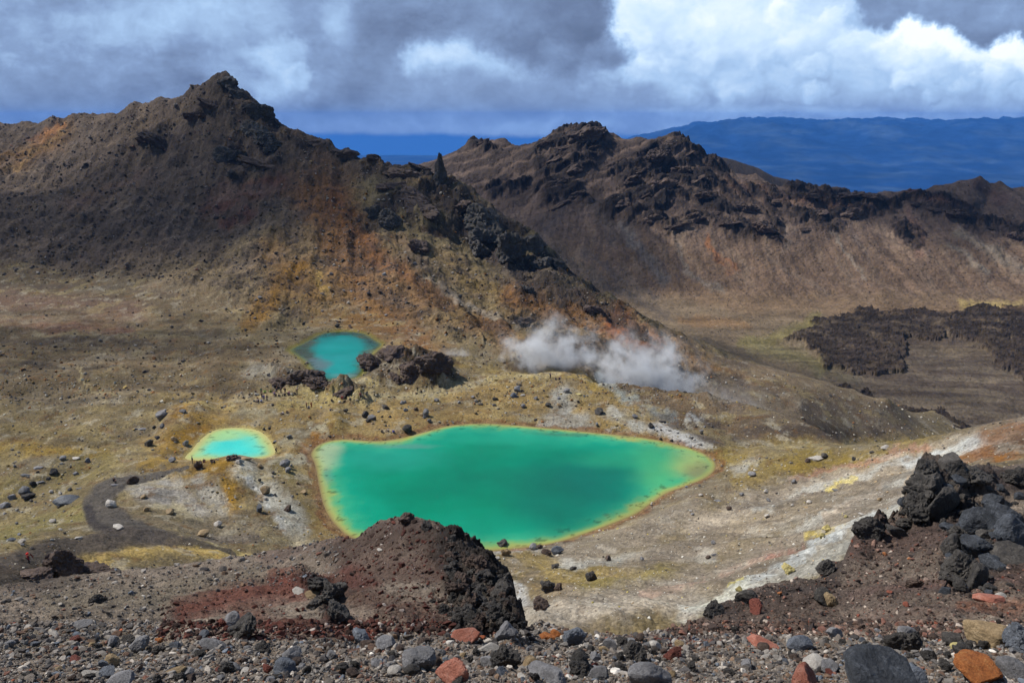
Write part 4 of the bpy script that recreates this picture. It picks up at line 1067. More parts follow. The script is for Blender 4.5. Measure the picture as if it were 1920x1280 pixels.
p3 = scatter(TA, 9000, (-20, 1165, 1940, 1282), (1.6, 4), 2.2, palA, 3)
stones('gravel', 'fine gravel filling the gaps between the near stones', p3, 1, 13)

# ---- stones of the basin and the mountain
BASP = [(14, '6d6760'), (12, '8a837a'), (10, '4b4643'), (8, '7a683f'), (8, '9a8450'), (8, 'aaa498'), (5, 'c4bda8'), (4, '9a6a40'), (2, 'ded6c2')]
MNTP = [(20, '4a433e'), (14, '5e5650'), (10, '37322f'), (8, '746a62'), (3, '8d847b'), (3, '6a4c3c')]
FLKP = [(14, '5d5248'), (10, '403a36'), (10, '7c6a50'), (6, '8f857a'), (6, '7a532f'), (3, 'aaa092')]
GULLY = [(12, 'a9a294'), (10, 'c6c0b2'), (8, '7c7266'), (5, 'b89f7c'), (4, '5b534c'), (3, 'e0dccf'), (2, 'c6b468')]
def palB(px, py):
    if py < 640 and px < 560: return MNTP
    if py < 700: return FLKP
    if px > 950 and py > 870: return GULLY
    return BASP
def denB(px, py):
    if 140 < px < 340 and 900 < py < 1050: return .06
    if px < 420 and 530 < py < 640: return .25
    return 1.0
stones('scattered_stones', 'small loose stones strewn over the mustard coloured ground around the lakes', scatter(TB, 10000, (-20, 700, 1940, 1160), (1.7, 7.5), 2.7, palB, 4, 1.2, denB), 1, 14)
stones('talus', 'dark talus strewn over the steep flank of the left mountain', scatter(TB, 15000, (-20, 150, 1300, 760), (1.8, 9), 2.6, palB, 5, 3.2, denB), 1, 15)
WALP = [(14, '4f443d'), (10, '6a5c50'), (8, '3b332f'), (5, '84786a')]
stones('wall_talus', 'broken rock lying below the cliffs of the far crater wall', scatter(TC, 4500, (840, 250, 1940, 800), (1.4, 4.0), 2.4, WALP, 6, 3.0), 1, 16)

# ------------------------------------------------------------------ individual rocks
GEO = {}
def rock_mesh(kind, k):
    key = (kind, k)
    if key not in GEO:
        if kind == 'angular': V, F = rock_geo(5, 500 + k, .42, .8, 12, 24, .06, (1.15, .95, .9), .10)
        elif kind == 'slab': V, F = rock_geo(5, 540 + k, .45, .85, 12, 24, .04, (1.5, .95, .5), .06)
        elif kind == 'round': V, F = rock_geo(5, 580 + k, .52, .86, 12, 15, .03, (1.12, .95, .85), .08)
        elif kind == 'clinker': V, F = rock_geo(5, 620 + k, .42, .85, 14, 18, .16, (1.15, .95, .95), .32, 1.7)
        elif kind == 'spire': V, F = rock_geo(5, 660 + k, .5, .9, 12, 14, .16, (.62, .6, 1.5), .35, 2.0, .55)
        elif kind == 'ledge': V, F = rock_geo(5, 700 + k, .45, .8, 12, 20, .16, (1.5, 1.0, .7), .40, 2.0)
        GEO[key] = mesh_np(kind + '_stone', V, F, [RM['grey']], smooth=False)
    return GEO[key]


def place(name, px, py, w, kind, mat, label, cat, group=None, k=0, rz=0.0, tilt=(0, 0), hgt=1.0, sink=.3, sheet=None, mind=None):
    """one rock whose foot stands where the photo shows it; w = width in the photo's pixels"""
    if sheet is None: h, sh = hit_any(px, py)
    else: h = sheet.hit(px, py)
    if h is None: return None
    s = w * tdist(h) / FPX / 2
    wid = {'slab': 1.3, 'ledge': 1.5, 'spire': .62}.get(kind, 1.0)
    s /= wid; zz = {'slab': .42, 'ledge': .6, 'spire': 1.5}.get(kind, .85) * hgt
    o = link(name, rock_mesh(kind, k))
    o.material_slots[0].link = 'OBJECT'; o.material_slots[0].material = RM[mat]
    o.scale = (s, s, s * hgt); o.rotation_euler = (tilt[0], tilt[1], rz)
    o.location = (h[0], h[1] + s * .3, h[2] + s * zz * (1 - 2 * sink))
    return tag(o, label, cat, group)


rr = random.Random(5)
# hero stones of the near rubble: (px, py of the foot, width, shape, stone, label)
NEAR = [
    (1645, 1312, 150, 'angular', 'slate', 'big smooth blue-grey boulder at the lower edge, right of centre, largest of the near stones', .95),
    (1716, 1285, 66, 'slab', 'blue', 'grey slab leaning on the right side of the big blue-grey boulder', 1.5),
    (845, 1280, 60, 'angular', 'pink', 'pink granular block standing in the rubble, split down its right side', 1.2),
    (780, 1250, 66, 'angular', 'grey', 'grey wedge-shaped block with a sharp shaded right face, left of the pink block', 1.1),
    (772, 1264, 30, 'round', 'black', 'small black stone at the foot of the grey wedge-shaped block', .9),
    (873, 1200, 66, 'slab', 'pink', 'long salmon-red slab on the brink of the red hollow', 1.2),
    (948, 1197, 52, 'angular', 'grey', 'grey pointed block on the brink right of the salmon-red slab', 1.0),
    (1025, 1196, 30, 'slab', 'orange', 'small bright orange stone on the brink of the slope', 1.3),
    (1042, 1192, 20, 'round', 'orange', 'rounder orange lump touching the small bright orange stone', 1.0),
    (1076, 1205, 50, 'angular', 'blue', 'dark blue-grey block on the brink right of the orange stones', 1.1),
    (916, 1220, 42, 'slab', 'pale', 'flat whitish slab lying below the grey pointed block', 1.0),
    (945, 1252, 54, 'clinker', 'black', 'dark lumpy stone right of the pink block', 1.0),
    (918, 1248, 34, 'round', 'grey', 'grey rounded stone against the dark lumpy stone', 1.0),
    (1025, 1275, 74, 'slab', 'grey', 'long mauve-grey stone at the very bottom, centre', 1.3),
    (1090, 1266, 54, 'clinker', 'black', 'black lump right of the long mauve-grey stone', 1.0),
    (1125, 1272, 44, 'slab', 'grey', 'tilted grey shard right of the black lump', 1.8),
    (1215, 1284, 84, 'round', 'grey', 'broad pale grey stone cut by the bottom edge, centre right', .8),
    (1195, 1238, 48, 'clinker', 'black', 'dark vesicular stone above the broad pale grey stone', 1.0),
    (1228, 1216, 22, 'round', 'pale', 'small white stone in the rubble, centre right', 1.0),
    (1252, 1236, 20, 'round', 'red', 'small brick-red stone right of the small white stone', 1.0),
    (1090, 1236, 30, 'round', 'black', 'small black stone above the tilted grey shard', 1.0),
    (1430, 1212, 56, 'slab', 'pink', 'flat rose-coloured stone in the right rubble', 1.0),
    (1505, 1215, 56, 'slab', 'blue', 'flat blue-grey stone left of the big blue-grey boulder', 1.3),
    (1527, 1262, 62, 'round', 'pale', 'cream rounded stone touching the left side of the big blue-grey boulder', .95),
    (1560, 1262, 34, 'angular', 'grey', 'small grey wedge between the cream stone and the big boulder', 1.2),
    (1510, 1284, 60, 'angular', 'pink', 'pale pink stone cut by the bottom edge below the cream stone', .8),
    (1700, 1222, 66, 'clinker', 'black', 'large black clinker behind the right shoulder of the big boulder', 1.1),
    (1700, 1196, 44, 'round', 'grey', 'grey stone on top of the large black clinker pile', .9),
    (1800, 1222, 32, 'angular', 'yellow', 'bright yellow-white stone lying among black stones', .8),
    (1795, 1208, 44, 'angular', 'black', 'black stone just behind the bright yellow-white stone', 1.0),
    (1818, 1244, 52, 'clinker', 'black', 'black stone just in front of the bright yellow-white stone', 1.0),
    (1845, 1278, 84, 'angular', 'orange', 'rust-orange boulder at the bottom right', .85),
    (1900, 1272, 60, 'round', 'grey', 'grey stone at the right corner beside the rust-orange boulder', .9),
    (1860, 1206, 84, 'round', 'tan', 'tan hollowed boulder above the rust-orange boulder', .8),
    (1912, 1216, 70, 'clinker', 'blue', 'dark blue-grey block at the right edge below the red scree', 1.2),
    (1855, 1126, 56, 'slab', 'pink', 'long thin salmon slab on the right red slope', .8),
    (1880, 1122, 30, 'slab', 'pale', 'cream flake beside the long thin salmon slab', .9),
    (1562, 1136, 30, 'angular', 'tan', 'tan upright stone below the step in the right outcrop', 1.5),
    (1548, 1132, 34, 'angular', 'black', 'split black rock left of the tan upright stone', 1.5),
    (1420, 1148, 34, 'angular', 'red', 'dull red block at the edge of the right slope', 1.0),
    (560, 1112, 34, 'slab', 'pale', 'pale lilac stone above the red hollow', 1.1),
    (590, 1120, 36, 'slab', 'tan', 'cream forked stone right of the pale lilac stone', 1.0),
    (434, 1170, 34, 'round', 'grey', 'light grey rock in the red hollow', 1.2),
    (412, 1172, 20, 'clinker', 'red', 'small red scoria lump left of the light grey rock', 1.0),
    (450, 1190, 56, 'clinker', 'black', 'black clinker under the light grey rock in the red hollow', .9),
    (256, 1222, 40, 'angular', 'grey', 'grey pointed block in the left rubble', 1.2),
    (400, 1216, 50, 'slab', 'grey', 'light grey slab in the left rubble below the red hollow', .9),
    (298, 1204, 18, 'round', 'orange', 'small orange stone near the grey pointed block', .9),
    (170, 1268, 34, 'slab', 'pale', 'cream and mauve flat stone at the lower left', 1.0),
    (205, 1266, 40, 'slab', 'pale', 'cream stone right of the cream and mauve flat stone', 1.1),
    (225, 1284, 60, 'slab', 'grey', 'light grey slab cut by the bottom edge, lower left', 1.1),
    (330, 1262, 34, 'slab', 'tan', 'cream slab in the left rubble', 1.0),
    (95, 1190, 26, 'slab', 'pale', 'small white flat stone on the far left slope', .9),
    (145, 1176, 44, 'slab', 'grey', 'long thin grey shard on the left slope', .7),
    (140, 1240, 34, 'slab', 'red', 'flat dusky pink stone in the left rubble', .8),
    (185, 1130, 26, 'clinker', 'black', 'black stone alone on the left slope', 1.0),
    (530, 1262, 44, 'round', 'blue', 'blue-grey stone in the rubble between the red hollow and the bottom edge', .9),
    (545, 1240, 40, 'round', 'grey', 'grey stone above the blue-grey stone', 1.0),
    (680, 1204, 42, 'angular', 'blue', 'blue-grey block on the brink under the red hollow', 1.0),
    (724, 1218, 38, 'angular', 'grey', 'brown-grey stone with a rosy face, left of the salmon-red slab', 1.0),
    (740, 1264, 28, 'round', 'pale', 'small cream stone left of the grey wedge-shaped block', 1.0),
    (712, 1032, 15, 'slab', 'pale', 'small cream stone alone near the top of the knoll', 1.0),
    (858, 1164, 9, 'round', 'pink', 'tiny orange stone on the black face of the knoll', 1.0),
    (872, 1166, 9, 'angular', 'pale', 'tiny white stone on the black face of the knoll', 1.0),
]
for i, (px, py, w, kd, mt, lb, hg) in enumerate(NEAR):
    place('rock', px, py, w * .9, kd, mt, lb, 'rock', k=i % 7, rz=rr.uniform(-.6, .6) + (.0 if kd == 'slab' else rr.uniform(0, 6)), tilt=(rr.uniform(-.2, .2), rr.uniform(-.25, .25)), hgt=hg, sink=.28, sheet=TA)

# generic larger stones of the near rubble, each its own object
ZN = [((0, 1190, 640, 1280), 62, 'left part of the near rubble'), ((640, 1200, 1240, 1280), 58, 'middle part of the near rubble'), ((1240, 1185, 1920, 1280), 62, 'right part of the near rubble')]
KN = [(30, ('clinker', 'black', 'black lumpy')), (26, ('angular', 'grey', 'grey angular')), (12, ('round', 'brown', 'brown rounded')), (10, ('angular', 'blue', 'blue-grey blocky')), (7, ('slab', 'pale', 'flat pale')), (6, ('angular', 'red', 'dull red')), (5, ('round', 'tan', 'tan rounded'))]
r = np.random.RandomState(77)
for (x0, y0, x1, y1), n, where in ZN:
    for i in range(n):
        kd, mt, adj = pick(r, KN); px, py = r.uniform(x0, x1), r.uniform(y0, y1)
        w = powr(r, 11, 26, 2.4, 1)[0] * (1 + .25 * (py - 1200) / 80)
        place('rock', px, py, w, kd, mt, adj + ' stone lying loose in the ' + where, 'rock', adj + ' stones in the ' + where, k=r.randint(7), rz=r.uniform(0, 6.3), tilt=(r.uniform(-.3, .3), r.uniform(-.3, .3)), hgt=r.uniform(.8, 1.1), sheet=TA)

# black lava outcrop on the right, block by block
OUT = [(1745, 905, 52, 'clinker', 1.1, 'black lava block crowning the left end of the right-hand outcrop'), (1790, 890, 70, 'clinker', .9, 'broad black lava block along the top of the right-hand outcrop'), (1740, 935, 56, 'clinker', 1.1, 'black lava block on the prow of the right-hand outcrop'),
       (1722, 968, 50, 'clinker', 1.1, 'rounded black lava lump low on the prow of the right-hand outcrop'), (1770, 960, 60, 'angular', 1.0, 'black lava block behind the prow of the right-hand outcrop'), (1826, 905, 50, 'clinker', .9, 'black lava block right of the broad top block'),
       (1640, 1006, 46, 'clinker', 1.1, 'isolated round black lava lump on the skyline of the right slope'), (1682, 1002, 34, 'clinker', .8, 'low black lava lump between the isolated lump and the outcrop'), (1700, 985, 26, 'clinker', .9, 'small black lava lump at the foot of the prow'),
       (1835, 1000, 60, 'angular', 1.1, 'faceted blue-black block in the upper middle of the right-hand outcrop'), (1830, 1040, 66, 'angular', .9, 'faceted blue-grey block with a flat lit top in the right-hand outcrop'), (1880, 990, 60, 'angular', 1.0, 'blue-black block in the upper right of the outcrop'),
       (1905, 1020, 64, 'angular', 1.2, 'tall blue-black block at the right edge of the outcrop'), (1862, 950, 50, 'clinker', .9, 'black lava block above the blue-black blocks'), (1910, 905, 36, 'clinker', 1.0, 'black rock at the right edge behind the outcrop'), (1800, 1010, 34, 'clinker', 1.1, 'small black lump left of the faceted blocks'),
       (1790, 1040, 46, 'clinker', 1.0, 'black lava lump below left of the faceted blocks'), (1815, 1085, 60, 'clinker', 1.0, 'black lava lump at the lower foot of the outcrop'), (1835, 1100, 50, 'angular', 1.1, 'grey-black broken block at the lowest foot of the outcrop'), (1800, 1104, 36, 'clinker', .9, 'black lump left of the lowest broken block'),
       (1862, 1065, 46, 'angular', 1.0, 'blue-grey block right of the lower lumps'), (1895, 1052, 60, 'angular', .8, 'mauve-grey block low at the right edge'), (1850, 1012, 36, 'angular', 1.0, 'small block wedged between the faceted blocks'), (1715, 1100, 26, 'clinker', .8, 'small black rock on the brown slope below the outcrop'),
       (1555, 1075, 30, 'clinker', 1.0, 'black rock on the step of the right slope'), (1400, 1130, 34, 'clinker', .9, 'black rock on the lower edge of the right slope'), (1335, 1152, 34, 'clinker', .9, 'black rock at the left end of the right slope'), (1775, 925, 40, 'angular', .9, 'grey faced block in the crown of the outcrop')]
for i, (px, py, w, kd, hg, lb) in enumerate(OUT):
    mt = 'slate' if 'blue' in lb or 'grey faced' in lb else ('brown' if 'brown slope' in lb else 'black')
    place('lava_block', px, py, w * .98, 'angular' if (i % 3 == 1) else kd, mt, lb, 'lava block', k=i % 7, rz=rr.uniform(0, 6.3), tilt=(rr.uniform(-.4, .4), rr.uniform(-.4, .4)), hgt=hg * 1.05, sink=.28, sheet=TA)

r = np.random.RandomState(78)
LB = 'small black lump of lava on the right-hand outcrop'
for i in range(130):
    px = r.uniform(1690, 1920); py = r.uniform(885, 1115)
    if px < 1770 and py > 985: continue
    place('lava_block', px, py, powr(r, 9, 30, 1.9, 1)[0], ['clinker', 'angular'][r.randint(2)], 'black' if r.rand() < .7 else 'slate', LB, 'lava block', 'small lava lumps on the right-hand outcrop', k=r.randint(7), rz=r.uniform(0, 6), hgt=r.uniform(.8, 1.1), sheet=TA)
# black clinker face of the knoll
LB = 'black clinker in the rough dark face on the right side of the knoll'
face = np.array([(835, 1012), (862, 1030), (905, 1052), (935, 1082), (955, 1100), (950, 1120), (972, 1155), (978, 1178), (900, 1185), (830, 1165), (800, 1130), (850, 1100), (845, 1060)], float)
n = 0
while n < 120:
    px, py = r.uniform(800, 985), r.uniform(1005, 1190)
    if poly_sd(np.array(px), np.array(py), face) > 0: continue
    place('clinker', px, py, powr(r, 10, 34, 2.0, 1)[0], 'clinker', 'black' if r.rand() < .6 else 'brown', LB, 'clinker', 'clinkers in the dark face of the knoll', k=r.randint(7), rz=r.uniform(0, 6), tilt=(r.uniform(-.4, .4), r.uniform(-.4, .4)), hgt=r.uniform(.8, 1.2), sink=.45, sheet=TA); n += 1
for (px, py, w, hg, lb) in [(800, 990, 22, 1.0, 'dark lump on the summit of the knoll'), (762, 978, 30, .6, 'low dark crust left of the knoll summit'), (846, 1022, 20, 1.1, 'dark lump on the right shoulder of the knoll'), (948, 1090, 26, 1.2, 'black lump jutting from the right edge of the knoll'),
                            (600, 1105, 40, 1.0, 'dark outcrop lump at the head of the red hollow'), (622, 1130, 44, 1.0, 'dark outcrop lump in the right of the red hollow'), (628, 1160, 44, 1.1, 'dark outcrop lump at the foot of the red hollow'), (590, 1140, 30, .9, 'mottled lump left of the dark outcrop in the red hollow')]:
    place('outcrop', px, py, w, 'clinker', 'black' if 'black' in lb or 'lump' in lb else 'brown', lb, 'outcrop', k=r.randint(7), rz=r.uniform(0, 6), hgt=hg, sheet=TA)

# crags of the mountain: (px, py, width, height factor, shape, label)
CRAG = [
    (422, 160, 34, 1.0, 'clinker', 'dark crag forming the summit of the left mountain', 2), (440, 176, 34, .8, 'clinker', 'dark crag just right of the summit of the left mountain', 1), (400, 200, 60, .6, 'ledge', 'dark ledge slanting below the summit', 3), (370, 220, 50, .5, 'ledge', 'lower end of the slanting ledge below the summit', 4),
    (488, 215, 44, 1.0, 'clinker', 'dark crag on the right shoulder of the left mountain', 5), (470, 245, 50, .8, 'clinker', 'dark crag below the right shoulder', 6), (495, 262, 46, .8, 'clinker', 'dark crag second below the right shoulder', 0), (515, 278, 40, .8, 'clinker', 'dark crag third below the right shoulder', 1),
    (300, 268, 80, .5, 'ledge', 'long dark ledge in the middle of the mountain face', 2), (270, 268, 40, .5, 'ledge', 'left end of the long dark ledge', 5), (420, 292, 36, .8, 'clinker', 'dark knob left of the lower ledge', 3), (440, 300, 30, .8, 'clinker', 'dark knob on the left of the lower ledge', 4), (455, 298, 24, .8, 'clinker', 'small dark knob on the lower ledge', 4),
    (490, 312, 70, .45, 'ledge', 'dark lower ledge on the mountain face', 1), (435, 330, 36, .7, 'ledge', 'dark rock under the lower ledge', 6), (590, 272, 40, .6, 'clinker', 'dark crag on the ridge left of the saddle', 2), (640, 292, 40, .6, 'clinker', 'brown crag at the end of the upper ridge', 0),
    (822, 345, 36, .78, 'spire', 'tall dark pointed spire standing on the ridge', 5), (842, 345, 40, .6, 'clinker', 'dark rock at the right foot of the pointed spire', 6), (790, 318, 50, .5, 'ledge', 'dark rock left of the pointed spire', 3), (735, 300, 56, .55, 'clinker', 'jagged dark crag on the ridge saddle', 4), (700, 300, 34, .6, 'clinker', 'dark crag at the left end of the jagged saddle', 1),
    (755, 330, 70, .6, 'ledge', 'dark band below the jagged saddle crag', 0), (735, 350, 60, .5, 'ledge', 'dark band lower left of the jagged saddle', 2), (775, 372, 70, .6, 'ledge', 'dark rocky step below the pale patch', 5), (800, 400, 80, .6, 'ledge', 'broad dark step in the crags', 1),
    (870, 392, 70, .5, 'ledge', 'dark shelf right of the pale crag', 6), (905, 420, 60, 1.0, 'clinker', 'black cliff block on the spur', 3), (925, 455, 66, 1.1, 'clinker', 'black cliff block second down the spur', 2), (955, 490, 66, 1.1, 'clinker', 'black cliff block third down the spur', 4), (895, 470, 60, .9, 'clinker', 'black cliff block left of the third', 5),
    (985, 470, 50, 1.0, 'clinker', 'black cliff block on the skyline of the spur', 0), (1020, 500, 46, .8, 'clinker', 'black knob further down the skyline of the spur', 6), (1045, 496, 30, .8, 'clinker', 'small black knob at the end of the dark cliffs', 1), (730, 415, 40, .9, 'clinker', 'reddish dark crag on the orange flank', 3), (705, 405, 30, .9, 'clinker', 'small dark crag on the orange flank', 4),
    (790, 470, 40, .9, 'clinker', 'brown crag at the bottom of the rocky flank', 2), (985, 545, 30, .7, 'clinker', 'dark block below the spur cliffs', 5), (1110, 582, 36, .5, 'clinker', 'dark rocks on the lower crest of the spur', 6), (985, 605, 26, .7, 'clinker', 'brown block above the steam', 0),
    (700, 690, 50, .9, 'clinker', 'dark crag at the right shore of the upper lake', 1), (735, 672, 44, .8, 'clinker', 'dark crag above the right shore of the upper lake', 2), (770, 700, 50, .7, 'clinker', 'dark crag between the upper lake and the saddle', 3), (815, 690, 56, .7, 'clinker', 'dark crag at the right end of the crags by the upper lake', 4), (745, 715, 40, .6, 'clinker', 'brown crag behind the saddle', 5),
    (560, 718, 60, .8, 'clinker', 'brown knob between the saddle and the upper lake', 6), (590, 722, 40, .7, 'clinker', 'dark rocks right of the brown knob', 0), (530, 722, 40, .6, 'clinker', 'brown rocks left of the brown knob', 1), (640, 738, 36, .5, 'clinker', 'brown rocks behind the saddle', 2)]
for (px, py, w, hg, kd, lb, k) in CRAG:
    mt = 'brown' if 'brown' in lb or py > 660 else 'black'
    place('crag', px, py, w, kd, 'brown' if hg < .7 and mt == 'black' else mt, lb, 'crag', k=k, rz=rr.uniform(-1.2, 1.2), tilt=(rr.uniform(-.25, .25), rr.uniform(-.1, .45) if kd != 'spire' else 0), hgt=hg * (1.25 if kd == 'ledge' else 1), sink=.42 if kd != 'spire' else .3, sheet=TB)
# strata ledges of the far wall
WALL = [(1090, 262, 60), (1060, 278, 60), (1110, 280, 50), (1040, 300, 60), (1080, 320, 50), (1040, 345, 50), (1075, 368, 60), (1050, 385, 50), (1260, 270, 50), (1290, 290, 44), (1230, 300, 60), (1200, 322, 60), (1280, 320, 50), (1180, 345, 60), (1240, 350, 50), (1310, 335, 44), (1160, 385, 60), (1210, 370, 60),
        (1325, 370, 44), (1340, 400, 40), (1220, 415, 60), (1270, 425, 50), (1300, 410, 50), (1370, 420, 60), (1430, 430, 50), (1450, 445, 34), (1400, 395, 50), (1450, 380, 44), (1520, 370, 44), (1600, 368, 50), (1640, 372, 40), (1545, 400, 40), (1600, 405, 50), (1510, 430, 40), (1720, 385, 40), (1760, 395, 40), (1800, 405, 50), (1860, 430, 50), (1900, 445, 44), (905, 270, 40), (1020, 270, 30)]
for i, (px, py, w) in enumerate(WALL):
    place('cliff', px, py, w * (.5 + .5 * rr.random()), 'ledge' if i % 2 else 'clinker', 'brown', 'dark ledge of lava in the layered cliffs of the far crater wall', 'cliff', 'lava ledges of the far crater wall', k=i % 7, rz=rr.uniform(-.3, .3), tilt=(rr.uniform(-.3, .3), (-.3 if px < 1330 else 0) + rr.uniform(-.25, .25)), hgt=rr.uniform(.4, .7), sink=.45, sheet=TC)

